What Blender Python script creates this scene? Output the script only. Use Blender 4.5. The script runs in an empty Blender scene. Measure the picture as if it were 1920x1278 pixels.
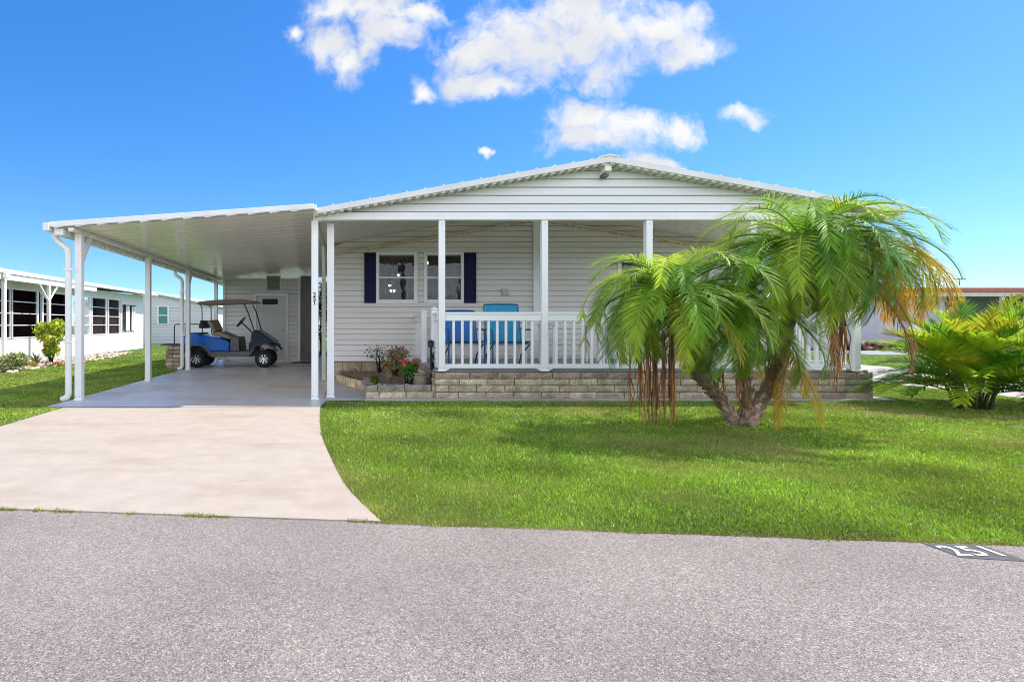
import bpy, bmesh, math, random
import numpy as np
from math import radians as R, sin, cos, pi
from mathutils import Vector
random.seed(7); rng = np.random.default_rng(7)
scene = bpy.context.scene
C = scene.collection

# ------------------------------------------------------------------ camera
FX = 1024.0; CX, CY = 655.0, 608.0; EYE = 1.18      # in pixels of the 1920 wide photograph
cam_d = bpy.data.cameras.new('camera'); cam = bpy.data.objects.new('camera', cam_d); C.objects.link(cam)
cam.location = (0, 0, EYE); cam.rotation_euler = (R(90), 0, 0)
cam_d.sensor_width = 36; cam_d.lens = FX / 1920 * 36
cam_d.shift_x = (960 - CX) / 1920; cam_d.shift_y = (CY - 639) / 1920
cam_d.clip_start = 0.05; cam_d.clip_end = 2000
scene.camera = cam

# ------------------------------------------------------------------ sun, sky, exposure
scene.view_settings.view_transform = 'Standard'; scene.view_settings.look = 'None'
scene.view_settings.gamma = 1; scene.view_settings.exposure = 1.36
SUN_DIR = Vector((0.66, 0.15, 1.0)).normalized()
sun_d = bpy.data.lights.new('sun', 'SUN'); sun_d.energy = 2.75; sun_d.angle = R(0.5); sun_d.color = (1, .92, .80)
sun = bpy.data.objects.new('sun', sun_d); C.objects.link(sun); sun.location = (20, 8, 30)
sun.rotation_euler = SUN_DIR.to_track_quat('Z', 'Y').to_euler()

world = bpy.data.worlds.new('World'); scene.world = world; world.use_nodes = True
def build_world():
    nt = world.node_tree; nt.nodes.clear(); N = nt.nodes; L = nt.links
    out = N.new('ShaderNodeOutputWorld'); bg = N.new('ShaderNodeBackground')
    sky = N.new('ShaderNodeTexSky'); sky.sky_type = 'NISHITA'; sky.sun_disc = False
    sky.sun_elevation = math.asin(SUN_DIR.z); sky.sun_rotation = math.atan2(SUN_DIR.x, SUN_DIR.y)
    sky.air_density = 1.0; sky.dust_density = 0.3; sky.ozone_density = 2.0
    hs = N.new('ShaderNodeHueSaturation'); hs.inputs['Saturation'].default_value = SKY_SAT
    L.new(sky.outputs[0], hs.inputs['Color'])
    tc0 = N.new('ShaderNodeTexCoord'); mpp = N.new('ShaderNodeVectorMath'); mpp.operation = 'MULTIPLY_ADD'; L.new(tc0.outputs['Generated'], mpp.inputs[0])
    mpp.inputs[1].default_value = SKY_MUL; mpp.inputs[2].default_value = SKY_ADD; L.new(mpp.outputs[0], sky.inputs['Vector'])
    def m(op, a, b=None, c=None):
        n = N.new('ShaderNodeMath'); n.operation = op
        for i, v in enumerate((a, b, c)):
            if v is None: continue
            if isinstance(v, (int, float)): n.inputs[i].default_value = v
            else: L.new(v, n.inputs[i])
        return n.outputs[0]
    tc = N.new('ShaderNodeTexCoord'); sp = N.new('ShaderNodeSeparateXYZ'); L.new(tc.outputs['Generated'], sp.inputs[0])
    yy = m('MAXIMUM', sp.outputs[1], 0.02)
    u = m('DIVIDE', sp.outputs[0], yy); v = m('DIVIDE', sp.outputs[2], yy)
    cb = N.new('ShaderNodeCombineXYZ'); L.new(u, cb.inputs[0]); L.new(v, cb.inputs[1])
    # wobble the lookup
    def noise(scale, detail, rough, vec):
        n = N.new('ShaderNodeTexNoise'); n.inputs['Scale'].default_value = scale
        n.inputs['Detail'].default_value = detail; n.inputs['Roughness'].default_value = rough
        L.new(vec, n.inputs['Vector']); return n
    nz = noise(7, 5, .6, cb.outputs[0])
    sub = N.new('ShaderNodeVectorMath'); sub.operation = 'SUBTRACT'; L.new(nz.outputs['Color'], sub.inputs[0]); sub.inputs[1].default_value = (.5, .5, .5)
    sc = N.new('ShaderNodeVectorMath'); sc.operation = 'SCALE'; L.new(sub.outputs[0], sc.inputs[0]); sc.inputs['Scale'].default_value = 0.11
    add = N.new('ShaderNodeVectorMath'); add.operation = 'ADD'; L.new(cb.outputs[0], add.inputs[0]); L.new(sc.outputs[0], add.inputs[1])
    def field(vec, lst):
        acc = None
        for (px, py, rx, ry) in lst:
            c = ((px - CX) / FX, (CY - py) / FX, 0)
            s = N.new('ShaderNodeVectorMath'); s.operation = 'SUBTRACT'; L.new(vec, s.inputs[0]); s.inputs[1].default_value = c
            k = N.new('ShaderNodeVectorMath'); k.operation = 'MULTIPLY'; L.new(s.outputs[0], k.inputs[0]); k.inputs[1].default_value = (FX / rx, FX / ry, 0)
            l = N.new('ShaderNodeVectorMath'); l.operation = 'LENGTH'; L.new(k.outputs[0], l.inputs[0])
            f = m('SUBTRACT', 1.0, l.outputs['Value'])
            acc = f if acc is None else m('SMOOTH_MAX', acc, f, .35)
        return acc
    blobs = [(700, 20, 120, 55), (620, 85, 68, 40), (655, 120, 45, 35), (730, 62, 75, 40), (625, 20, 45, 40), (780, 30, 70, 30), (556, 60, 24, 18), (690, 95, 30, 40),
             (905, 95, 95, 62), (990, 80, 130, 90), (1120, 60, 170, 95), (1240, 60, 110, 70), (1300, 90, 70, 45), (1130, 140, 60, 42), (880, 150, 80, 30), (790, 165, 38, 22), (920, 165, 70, 26), (1265, 118, 30, 30), (1080, 10, 140, 60),
             (1100, 225, 80, 48), (1070, 275, 62, 30), (1180, 240, 100, 38), (1265, 235, 60, 38), (1120, 265, 120, 30),
             (1240, 305, 70, 22), (1398, 220, 46, 20), (912, 274, 9, 12), (700, -60, 140, 60), (1100, -80, 220, 80), (300, -330, 300, 90), (1500, -420, 380, 120)]
    f = field(add.outputs[0], blobs)
    n2 = noise(22, 8, .62, add.outputs[0])
    n1 = noise(9, 4, .5, cb.outputs[0])
    nn = m('ADD', m('MULTIPLY', m('SUBTRACT', n2.outputs[0], .5), 1.7), m('MULTIPLY', m('SUBTRACT', n1.outputs[0], .5), .5))
    dens = m('ADD', m('ADD', f, nn), .10)
    mr = N.new('ShaderNodeMapRange'); mr.interpolation_type = 'SMOOTHSTEP'; L.new(dens, mr.inputs[0]); mr.inputs[1].default_value = -.05; mr.inputs[2].default_value = 0.95
    # self shading: thin lit edges white, thick lower middles soft lavender grey
    off = N.new('ShaderNodeVectorMath'); off.operation = 'ADD'; L.new(add.outputs[0], off.inputs[0]); off.inputs[1].default_value = (.022, .05, 0)
    f2 = field(off.outputs[0], blobs)
    sh0 = m('ADD', f2, m('MULTIPLY', m('SUBTRACT', n1.outputs[0], .5), 1.5))
    sh = N.new('ShaderNodeMapRange'); L.new(sh0, sh.inputs[0]); sh.inputs[1].default_value = .05; sh.inputs[2].default_value = .62
    sh.inputs[3].default_value = 0; sh.inputs[4].default_value = 1
    ccol = N.new('ShaderNodeMix'); ccol.data_type = 'RGBA'; L.new(sh.outputs[0], ccol.inputs[0])
    ccol.inputs[6].default_value = tuple(c * CLOUD for c in (1.0, 1.0, 1.0)) + (1,)
    ccol.inputs[7].default_value = tuple(c * CLOUD * .86 for c in (.96, .98, 1.04)) + (1,)
    # unseen bright clouds added behind and beside the viewer to lift the shade
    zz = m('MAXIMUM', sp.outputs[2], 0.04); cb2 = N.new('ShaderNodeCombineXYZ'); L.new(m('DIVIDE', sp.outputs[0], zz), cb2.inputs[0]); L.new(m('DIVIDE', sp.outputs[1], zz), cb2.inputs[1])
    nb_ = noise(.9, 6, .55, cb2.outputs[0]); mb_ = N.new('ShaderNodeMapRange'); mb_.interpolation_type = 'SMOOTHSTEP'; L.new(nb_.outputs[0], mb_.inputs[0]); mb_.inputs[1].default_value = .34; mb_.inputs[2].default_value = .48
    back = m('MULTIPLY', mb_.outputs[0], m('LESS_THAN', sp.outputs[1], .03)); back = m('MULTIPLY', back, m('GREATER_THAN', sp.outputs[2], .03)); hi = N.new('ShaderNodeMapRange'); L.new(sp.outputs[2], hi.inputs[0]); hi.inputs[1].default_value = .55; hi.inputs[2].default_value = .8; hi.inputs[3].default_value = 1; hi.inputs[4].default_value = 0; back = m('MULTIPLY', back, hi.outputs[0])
    mask = m('MULTIPLY', 1.0, m('MULTIPLY', mr.outputs[0], m('GREATER_THAN', sp.outputs[1], .03)))
    tint = N.new('ShaderNodeMix'); tint.data_type = 'RGBA'; tint.blend_type = 'MULTIPLY'; tint.inputs[0].default_value = 1; L.new(hs.outputs[0], tint.inputs[6]); tint.inputs[7].default_value = SKY_TINT
    mx = N.new('ShaderNodeMix'); mx.data_type = 'RGBA'; L.new(mask, mx.inputs[0]); L.new(tint.outputs[2], mx.inputs[6]); L.new(ccol.outputs[2], mx.inputs[7])
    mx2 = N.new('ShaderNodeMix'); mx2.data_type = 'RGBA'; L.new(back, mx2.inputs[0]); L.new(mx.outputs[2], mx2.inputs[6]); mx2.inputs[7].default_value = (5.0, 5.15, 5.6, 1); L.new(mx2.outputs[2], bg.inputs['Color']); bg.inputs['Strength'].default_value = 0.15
    L.new(bg.outputs[0], out.inputs[0])
SKY_SAT = 1.36; SKY_TINT = (.60, .60, .66, 1); CLOUD = 2.55; SKY_MUL = (.30, .4, 1.15); SKY_ADD = (0, 0, .07)
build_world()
scene.cycles.max_bounces = 8; scene.cycles.transparent_max_bounces = 12
scene.cycles.sample_clamp_indirect = 6; scene.cycles.filter_width = 1.0

# ------------------------------------------------------------------ helpers
def at(px, py, Y):
    return Vector(((px - CX) / FX * Y, Y, EYE - (py - CY) / FX * Y))
def gnd(px, py, z=0):
    Y = (EYE - z) * FX / (py - CY); return Vector(((px - CX) / FX * Y, Y, z))

class MB:
    def __init__(s): s.v = []; s.f = []; s.c = []; s.m = []; s.col = (1, 1, 1); s.mi = 0
    def face(s, idx): s.f.append(tuple(idx)); s.c.append(s.col); s.m.append(s.mi)
    def add(s, vs, fs):
        o = len(s.v); s.v.extend([tuple(v) for v in vs])
        for f in fs: s.face([i + o for i in f])
    def box(s, x0, x1, y0, y1, z0, z1):
        s.add([(x0,y0,z0),(x1,y0,z0),(x1,y1,z0),(x0,y1,z0),(x0,y0,z1),(x1,y0,z1),(x1,y1,z1),(x0,y1,z1)],
              [(0,3,2,1),(4,5,6,7),(0,1,5,4),(1,2,6,5),(2,3,7,6),(3,0,4,7)])
        return s
    def hexa(s, p):  # 8 points, bottom 4 then top 4
        s.add(p, [(0,3,2,1),(4,5,6,7),(0,1,5,4),(1,2,6,5),(2,3,7,6),(3,0,4,7)]); return s
    def bar(s, a, b, w, h=None, up=(0,0,1)):
        a = Vector(a); b = Vector(b); h = h or w; t = (b - a).normalized(); up = Vector(up)
        if abs(t.dot(up)) > .98: up = Vector((0,1,0))
        x = t.cross(up).normalized(); z = x.cross(t)
        q = [(-1,-1),(1,-1),(1,1),(-1,1)]
        s.hexa([a + x*i*w/2 + z*j*h/2 for i, j in q] + [b + x*i*w/2 + z*j*h/2 for i, j in q]); return s
    def tube(s, pts, rad, n=8, caps=True):
        pts = [Vector(p) for p in pts]; k = len(pts)
        if not hasattr(rad, '__len__'): rad = [rad] * k
        o = len(s.v); prev = None
        for i, p in enumerate(pts):
            t = (pts[min(i+1, k-1)] - pts[max(i-1, 0)]).normalized()
            if prev is None:
                up = Vector((0,0,1)) if abs(t.z) < .95 else Vector((0,1,0)); x = t.cross(up).normalized()
            else: x = (prev - t * prev.dot(t)).normalized()
            prev = x; y = t.cross(x)
            for j in range(n):
                a = 2*pi*j/n; s.v.append(tuple(p + (x*cos(a) + y*sin(a)) * rad[i]))
        for i in range(k-1):
            for j in range(n):
                s.face((o+i*n+j, o+i*n+(j+1) % n, o+(i+1)*n+(j+1) % n, o+(i+1)*n+j))
        if caps: s.face([o+j for j in range(n)][::-1]); s.face([o+(k-1)*n+j for j in range(n)])
        return s
    def prism(s, poly, y0, y1, ax='y'):
        n = len(poly)
        f = {'y': lambda a, b, t: (a, t, b), 'x': lambda a, b, t: (t, a, b), 'z': lambda a, b, t: (a, b, t)}[ax]
        s.add([f(a, b, y0) for a, b in poly] + [f(a, b, y1) for a, b in poly],
              [tuple(range(n)), tuple(range(2*n-1, n-1, -1))] + [(i, i+n, (i+1) % n + n, (i+1) % n) for i in range(n)])
        return s
    def lathe(s, c, prof, n=24, ax='z'):
        o = len(s.v); k = len(prof); c = Vector(c)
        for r, h in prof:
            for j in range(n):
                a = 2*pi*j/n
                d = (r*cos(a), r*sin(a), h) if ax == 'z' else ((r*cos(a), h, r*sin(a)) if ax == 'y' else (h, r*cos(a), r*sin(a)))
                s.v.append(tuple(c + Vector(d)))
        for i in range(k-1):
            for j in range(n): s.face((o+i*n+j, o+i*n+(j+1) % n, o+(i+1)*n+(j+1) % n, o+(i+1)*n+j))
        return s
    def ball(s, c, r, n=10, m=6):
        r = r if hasattr(r, '__len__') else (r, r, r)
        o = len(s.v)
        for i in range(m+1):
            a = pi*i/m
            for j in range(n):
                b = 2*pi*j/n; s.v.append((c[0]+r[0]*sin(a)*cos(b), c[1]+r[1]*sin(a)*sin(b), c[2]+r[2]*cos(a)))
        for i in range(m):
            for j in range(n): s.face((o+i*n+j, o+(i+1)*n+j, o+(i+1)*n+(j+1) % n, o+i*n+(j+1) % n))
        return s
    def build(s, name, mats, parent=None, smooth=False, bevel=0, seg=2):
        off = Vector((0,0,0)); p = parent
        while p is not None: off += p.location; p = p.parent
        me = bpy.data.meshes.new(name)
        me.from_pydata([(a-off.x, b-off.y, c-off.z) for a, b, c in s.v], [], s.f)
        if not isinstance(mats, (list, tuple)): mats = [mats]
        for m_ in mats: me.materials.append(m_)
        if len(mats) > 1: me.polygons.foreach_set('material_index', s.m)
        if any(c != (1,1,1) for c in s.c):
            at_ = me.color_attributes.new('tint', 'FLOAT_COLOR', 'CORNER')
            cc = []
            for f, c in zip(s.f, s.c): cc.extend((c[0], c[1], c[2], 1.0) * len(f))
            at_.data.foreach_set('color', cc)
        if smooth is not False:
            me.polygons.foreach_set('use_smooth', [True] * len(me.polygons))
        me.update()
        if smooth is not True and smooth is not False: me.set_sharp_from_angle(angle=R(smooth))
        bm = bmesh.new(); bm.from_mesh(me); bmesh.ops.recalc_face_normals(bm, faces=bm.faces) if name not in NORECALC else None; bm.to_mesh(me); bm.free()
        o = bpy.data.objects.new(name, me); C.objects.link(o); o.parent = parent
        if bevel:
            b = o.modifiers.new('bevel', 'BEVEL'); b.width = bevel; b.segments = seg; b.limit_method = 'ANGLE'; b.harden_normals = False
        return o
NORECALC = {'frond', 'dead_frond', 'foliage', 'lawn_grass', 'flower'}

def tag(o, label=None, cat=None, group=None, kind=None):
    if label: o['label'] = label
    if cat: o['category'] = cat
    if group: o['group'] = group
    if kind: o['kind'] = kind
    return o
def empty(name, loc, label, cat, group=None):
    o = bpy.data.objects.new(name, None); C.objects.link(o); o.location = loc; o.empty_display_size = .2
    return tag(o, label, cat, group)
def copy_tree(o, parent=None):
    c = o.copy(); C.objects.link(c); c.parent = parent
    for ch in list(o.children): copy_tree(ch, c)
    return c

# ------------------------------------------------------------------ materials
def mat(name, col, rough=.5, var=.06, scale=6, bump=0, bscale=60, metal=0, coat=0, attr=False, transl=0, stretch=(1,1,1), spec=.5, fine=0):
    m = bpy.data.materials.new(name); m.use_nodes = True; nt = m.node_tree; N = nt.nodes; L = nt.links
    b = N['Principled BSDF']; b.inputs['Roughness'].default_value = rough; b.inputs['Metallic'].default_value = metal
    b.inputs['Coat Weight'].default_value = coat; b.inputs['Coat Roughness'].default_value = .05
    b.inputs['Specular IOR Level'].default_value = spec
    tc = N.new('ShaderNodeTexCoord'); mp = N.new('ShaderNodeMapping'); mp.inputs['Scale'].default_value = stretch
    L.new(tc.outputs['Object'], mp.inputs[0])
    n = N.new('ShaderNodeTexNoise'); n.inputs['Scale'].default_value = scale; n.inputs['Detail'].default_value = 6; L.new(mp.outputs[0], n.inputs['Vector'])
    mr = N.new('ShaderNodeMapRange'); L.new(n.outputs[0], mr.inputs[0]); mr.inputs[1].default_value = .3; mr.inputs[2].default_value = .7
    mr.inputs[3].default_value = 1 - var; mr.inputs[4].default_value = 1 + var
    mx = N.new('ShaderNodeMix'); mx.data_type = 'RGBA'; mx.blend_type = 'MULTIPLY'; mx.inputs[0].default_value = 1
    mx.inputs[6].default_value = tuple(col) + (1,); L.new(mr.outputs[0], mx.inputs[7]); colout = mx.outputs[2]
    if fine:
        n3 = N.new('ShaderNodeTexNoise'); n3.inputs['Scale'].default_value = bscale; n3.inputs['Detail'].default_value = 3; L.new(mp.outputs[0], n3.inputs['Vector'])
        m3 = N.new('ShaderNodeMapRange'); L.new(n3.outputs[0], m3.inputs[0]); m3.inputs[1].default_value = .3; m3.inputs[2].default_value = .7; m3.inputs[3].default_value = 1-fine; m3.inputs[4].default_value = 1+fine
        mz = N.new('ShaderNodeMix'); mz.data_type = 'RGBA'; mz.blend_type = 'MULTIPLY'; mz.inputs[0].default_value = 1; L.new(colout, mz.inputs[6]); L.new(m3.outputs[0], mz.inputs[7]); colout = mz.outputs[2]
    if attr:
        a = N.new('ShaderNodeAttribute'); a.attribute_name = 'tint'
        m2 = N.new('ShaderNodeMix'); m2.data_type = 'RGBA'; m2.blend_type = 'MULTIPLY'; m2.inputs[0].default_value = 1
        L.new(colout, m2.inputs[6]); L.new(a.outputs['Color'], m2.inputs[7]); colout = m2.outputs[2]
    L.new(colout, b.inputs['Base Color'])
    if bump:
        n2 = N.new('ShaderNodeTexNoise'); n2.inputs['Scale'].default_value = bscale; n2.inputs['Detail'].default_value = 5; L.new(mp.outputs[0], n2.inputs['Vector'])
        bp = N.new('ShaderNodeBump'); bp.inputs['Strength'].default_value = bump; bp.inputs['Distance'].default_value = .02
        L.new(n2.outputs[0], bp.inputs['Height']); L.new(bp.outputs[0], b.inputs['Normal'])
    if transl:
        t = N.new('ShaderNodeBsdfTranslucent'); L.new(colout, t.inputs['Color']); ms = N.new('ShaderNodeMixShader'); ms.inputs[0].default_value = transl
        L.new(b.outputs[0], ms.inputs[1]); L.new(t.outputs[0], ms.inputs[2]); L.new(ms.outputs[0], N['Material Output'].inputs[0])
    return m

def stone_mat(name, cols, scale=1):
    """split-face block: colour drifts from block to block via the tint attribute, pits from voronoi"""
    m = mat(name, cols, .9, .22, 5, .9, 55, attr=True, fine=.3)
    return m

def asphalt_mat():
    m = bpy.data.materials.new('asphalt'); m.use_nodes = True; nt = m.node_tree; N = nt.nodes; L = nt.links; b = N['Principled BSDF']
    b.inputs['Roughness'].default_value = .9
    tc = N.new('ShaderNodeTexCoord')
    def vor(s):
        v = N.new('ShaderNodeTexVoronoi'); v.inputs['Scale'].default_value = s; L.new(tc.outputs['Object'], v.inputs['Vector']); return v
    v1 = vor(250); v2 = vor(100)
    s1 = N.new('ShaderNodeSeparateColor'); L.new(v1.outputs['Color'], s1.inputs[0])
    s2 = N.new('ShaderNodeSeparateColor'); L.new(v2.outputs['Color'], s2.inputs[0])
    cr = N.new('ShaderNodeValToRGB'); e = cr.color_ramp.elements
    e[0].position = 0; e[0].color = (.07, .063, .06, 1); e[1].position = 1; e[1].color = (.54, .49, .455, 1)
    for p, c in ((.18, (.115, .10, .095, 1)), (.40, (.215, .187, .172, 1)), (.75, (.28, .243, .222, 1))):
        k = cr.color_ramp.elements.new(p); k.color = c
    ad = N.new('ShaderNodeMath'); ad.operation = 'MULTIPLY_ADD'; L.new(s2.outputs[0], ad.inputs[0]); ad.inputs[1].default_value = .18
    ml = N.new('ShaderNodeMath'); ml.operation = 'MULTIPLY'; L.new(s1.outputs[0], ml.inputs[0]); ml.inputs[1].default_value = .84
    L.new(ml.outputs[0], ad.inputs[2]); L.new(ad.outputs[0], cr.inputs[0])
    n = N.new('ShaderNodeTexNoise'); n.inputs['Scale'].default_value = .9; n.inputs['Detail'].default_value = 5; L.new(tc.outputs['Object'], n.inputs['Vector'])
    mr = N.new('ShaderNodeMapRange'); L.new(n.outputs[0], mr.inputs[0]); mr.inputs[1].default_value = .3; mr.inputs[2].default_value = .7; mr.inputs[3].default_value = .78; mr.inputs[4].default_value = 1.10
    mx = N.new('ShaderNodeMix'); mx.data_type = 'RGBA'; mx.blend_type = 'MULTIPLY'; mx.inputs[0].default_value = 1; L.new(cr.outputs[0], mx.inputs[6]); L.new(mr.outputs[0], mx.inputs[7])
    L.new(mx.outputs[2], b.inputs['Base Color'])
    bp = N.new('ShaderNodeBump'); bp.inputs['Strength'].default_value = .5; bp.inputs['Distance'].default_value = .004
    L.new(v1.outputs['Distance'], bp.inputs['Height']); bp.invert = True; L.new(bp.outputs[0], b.inputs['Normal'])
    return m

def concrete_mat(name, base, stain, rough, smin=.45, smax=.7, scale=.9, stretch=(1, 2.2, 1), amt=.7):
    m = bpy.data.materials.new(name); m.use_nodes = True; nt = m.node_tree; N = nt.nodes; L = nt.links; b = N['Principled BSDF']
    tc = N.new('ShaderNodeTexCoord'); mp = N.new('ShaderNodeMapping'); mp.inputs['Scale'].default_value = stretch; L.new(tc.outputs['Object'], mp.inputs[0])
    def nz(s, d, r, vec): 
        n = N.new('ShaderNodeTexNoise'); n.inputs['Scale'].default_value = s; n.inputs['Detail'].default_value = d; n.inputs['Roughness'].default_value = r; L.new(vec, n.inputs['Vector']); return n.outputs[0]
    a = nz(scale, 7, .65, mp.outputs[0]); mr = N.new('ShaderNodeMapRange'); L.new(a, mr.inputs[0]); mr.inputs[1].default_value = smin; mr.inputs[2].default_value = smax; mr.inputs[4].default_value = amt
    mx = N.new('ShaderNodeMix'); mx.data_type = 'RGBA'; L.new(mr.outputs[0], mx.inputs[0]); mx.inputs[6].default_value = tuple(base) + (1,); mx.inputs[7].default_value = tuple(stain) + (1,)
    f = nz(90, 4, .7, tc.outputs['Object']); m2 = N.new('ShaderNodeMapRange'); L.new(f, m2.inputs[0]); m2.inputs[1].default_value = .3; m2.inputs[2].default_value = .7; m2.inputs[3].default_value = .9; m2.inputs[4].default_value = 1.08
    g = nz(5, 5, .6, tc.outputs['Object']); m3 = N.new('ShaderNodeMapRange'); L.new(g, m3.inputs[0]); m3.inputs[1].default_value = .35; m3.inputs[2].default_value = .7; m3.inputs[3].default_value = .93; m3.inputs[4].default_value = 1.05
    q = N.new('ShaderNodeMath'); q.operation = 'MULTIPLY'; L.new(m2.outputs[0], q.inputs[0]); L.new(m3.outputs[0], q.inputs[1])
    my = N.new('ShaderNodeMix'); my.data_type = 'RGBA'; my.blend_type = 'MULTIPLY'; my.inputs[0].default_value = 1; L.new(mx.outputs[2], my.inputs[6]); L.new(q.outputs[0], my.inputs[7])
    L.new(my.outputs[2], b.inputs['Base Color'])
    r2 = N.new('ShaderNodeMapRange'); L.new(a, r2.inputs[0]); r2.inputs[1].default_value = .3; r2.inputs[2].default_value = .7; r2.inputs[3].default_value = rough; r2.inputs[4].default_value = min(1, rough + .25); L.new(r2.outputs[0], b.inputs['Roughness'])
    bp = N.new('ShaderNodeBump'); bp.inputs['Strength'].default_value = .25; bp.inputs['Distance'].default_value = .004; L.new(f, bp.inputs['Height']); L.new(bp.outputs[0], b.inputs['Normal'])
    return m

def glass_mat(name, tintc=(.85, .9, .9), refl=.14, rough=.02):
    m = bpy.data.materials.new(name); m.use_nodes = True; nt = m.node_tree; N = nt.nodes; L = nt.links; N.remove(N['Principled BSDF'])
    t = N.new('ShaderNodeBsdfTransparent'); t.inputs[0].default_value = tuple(tintc) + (1,)
    g = N.new('ShaderNodeBsdfGlossy'); g.inputs['Roughness'].default_value = rough; g.inputs[0].default_value = (.9, .95, 1, 1)
    fr = N.new('ShaderNodeFresnel'); fr.inputs[0].default_value = 1.5
    ad = N.new('ShaderNodeMath'); ad.operation = 'ADD'; L.new(fr.outputs[0], ad.inputs[0]); ad.inputs[1].default_value = refl; ad.use_clamp = True
    tc = N.new('ShaderNodeTexCoord'); n = N.new('ShaderNodeTexNoise'); n.inputs['Scale'].default_value = 2.5; L.new(tc.outputs['Object'], n.inputs['Vector'])
    bp = N.new('ShaderNodeBump'); bp.inputs['Strength'].default_value = .12; bp.inputs['Distance'].default_value = .05; L.new(n.outputs[0], bp.inputs['Height']); L.new(bp.outputs[0], g.inputs['Normal'])
    ms = N.new('ShaderNodeMixShader'); L.new(ad.outputs[0], ms.inputs[0]); L.new(t.outputs[0], ms.inputs[1]); L.new(g.outputs[0], ms.inputs[2]); L.new(ms.outputs[0], N['Material Output'].inputs[0])
    return m
def emit_mat(name, col, s):
    m = bpy.data.materials.new(name); m.use_nodes = True; b = m.node_tree.nodes['Principled BSDF']
    b.inputs['Base Color'].default_value = tuple(col) + (1,); b.inputs['Emission Color'].default_value = tuple(col) + (1,); b.inputs['Emission Strength'].default_value = s
    return m

M = {}
M['siding'] = mat('vinyl_siding', (.78, .75, .715), .45, .05, 1.2, stretch=(.4, 1, 3))
M['gable'] = mat('gable_siding', (.80, .80, .81), .42, .04, 1.2, stretch=(.3, 1, 3))
M['white'] = mat('white_vinyl', (.88, .88, .88), .35, .04, 3, bump=.04, bscale=30)
M['whitemetal'] = mat('white_painted_aluminium', (.82, .82, .81), .35, .06, 2.5)
M['roof'] = mat('white_roof_coating', (.78, .77, .75), .5, .07, 1.5)
M['ceil'] = mat('cream_ceiling_panel', (.86, .81, .71), .16, .05, .8, stretch=(.3, 3, 1))
M['porchceil'] = mat('porch_ceiling_panel', (.74, .71, .66), .4, .06, .8, stretch=(.3, 3, 1))
M['navy'] = mat('navy_shutter_vinyl', (.010, .013, .06), .5, .08, 8, spec=.15)
M['asphalt'] = asphalt_mat()
M['drive'] = concrete_mat('driveway_concrete', (.39, .338, .29), (.30, .235, .185), .75, .48, .72, .8)
M['slab'] = concrete_mat('carport_concrete', (.64, .595, .55), (.50, .36, .23), .27, .48, .66, .55, (1, 1.2, 1), .75)
M['walk'] = concrete_mat('walkway_concrete', (.50, .49, .47), (.40, .37, .34), .7)
M['footing'] = concrete_mat('footing_concrete', (.47, .46, .43), (.33, .31, .28), .8)
M['street'] = concrete_mat('side_street_asphalt', (.40, .365, .34), (.46, .42, .38), .9, .4, .6, .5)
M['drive2'] = concrete_mat('grey_drive', (.26, .30, .34), (.3, .33, .36), .9)
M['soilgrass'] = mat('turf_soil', (.06, .12, .014), .95, .4, 1.3, .6, 40, fine=.5)
M['grass'] = mat('grass_blades', (1, 1, 1), .5, .30, 1.1, attr=True, transl=.35, spec=.4)
M['mulch'] = mat('brown_mulch', (.22, .135, .10), .95, .4, 9, 1, 45, fine=.5)
M['stone'] = mat('split_face_block', (.56, .49, .39), .92, .34, 6, 1.0, 60, attr=True, fine=.42)
M['cap'] = mat('block_cap_top', (.28, .22, .185), .92, .3, 14, 1.0, 70, attr=True, fine=.4)
M['mortar'] = mat('block_joint', (.06, .05, .04), .95, .1, 9)
M['deck'] = mat('deck_floor', (.36, .36, .35), .6, .1, 4)
M['leaf'] = mat('palm_leaf', (1, 1, 1), .48, .14, 5, attr=True, transl=.40, spec=.3)
M['leaf2'] = mat('shrub_leaf', (1, 1, 1), .45, .15, 5, attr=True, transl=.35)
M['bark'] = mat('palm_bark', (.34, .25, .18), .95, .4, 12, 1.0, 50, attr=True, fine=.4)
M['stem'] = mat('green_stem', (.12, .12, .05), .6, .3, 10)
M['blue'] = mat('blue_metallic_paint', (.0015, .11, .48), .3, .1, 4, coat=.5, metal=.0, spec=.3)
M['darkblue'] = mat('dark_cowl_paint', (.004, .012, .05), .3, .1, 4, coat=.1, metal=0, spec=.25)
M['blackpl'] = mat('black_plastic', (.02, .02, .022), .5, .15, 9)
M['greypl'] = mat('grey_rocker_plastic', (.10, .10, .115), .5, .12, 7)
M['tyre'] = mat('tyre_rubber', (.018, .018, .019), .8, .2, 15, .6, 60)
M['alu'] = mat('machined_alloy', (.65, .66, .68), .22, .05, 5, metal=.9)
M['tan'] = mat('tan_vinyl', (.24, .20, .12), .5, .12, 8, .15, 60)
M['canopy'] = mat('canopy_plastic', (.20, .15, .115), .45, .08, 5)
M['glass'] = glass_mat('window_glass', (.9, .9, .9), .01)
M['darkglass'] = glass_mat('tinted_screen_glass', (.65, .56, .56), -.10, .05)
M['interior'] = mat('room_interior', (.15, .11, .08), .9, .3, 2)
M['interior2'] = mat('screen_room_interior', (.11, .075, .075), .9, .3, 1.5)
M['blind'] = mat('white_blind', (.40, .38, .34), .5, .05, 6)
M['teal'] = mat('teal_sling_fabric', (.012, .27, .47), .6, .12, 14, .1, 200)
M['navyfab'] = mat('blue_sling_fabric', (.012, .15, .45), .6, .12, 14, .1, 200)
M['tealmetal'] = mat('teal_painted_metal', (.012, .14, .27), .35, .08, 6)
M['navymetal'] = mat('blue_painted_metal', (.012, .08, .28), .35, .08, 6)
M['door'] = mat('white_door_paint', (.62, .61, .58), .4, .03, 4)
M['nickel'] = mat('satin_nickel', (.35, .34, .32), .3, .05, 10, metal=.9)
M['dark'] = mat('dark_opening', (.03, .028, .028), .8, .2, 6)
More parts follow.
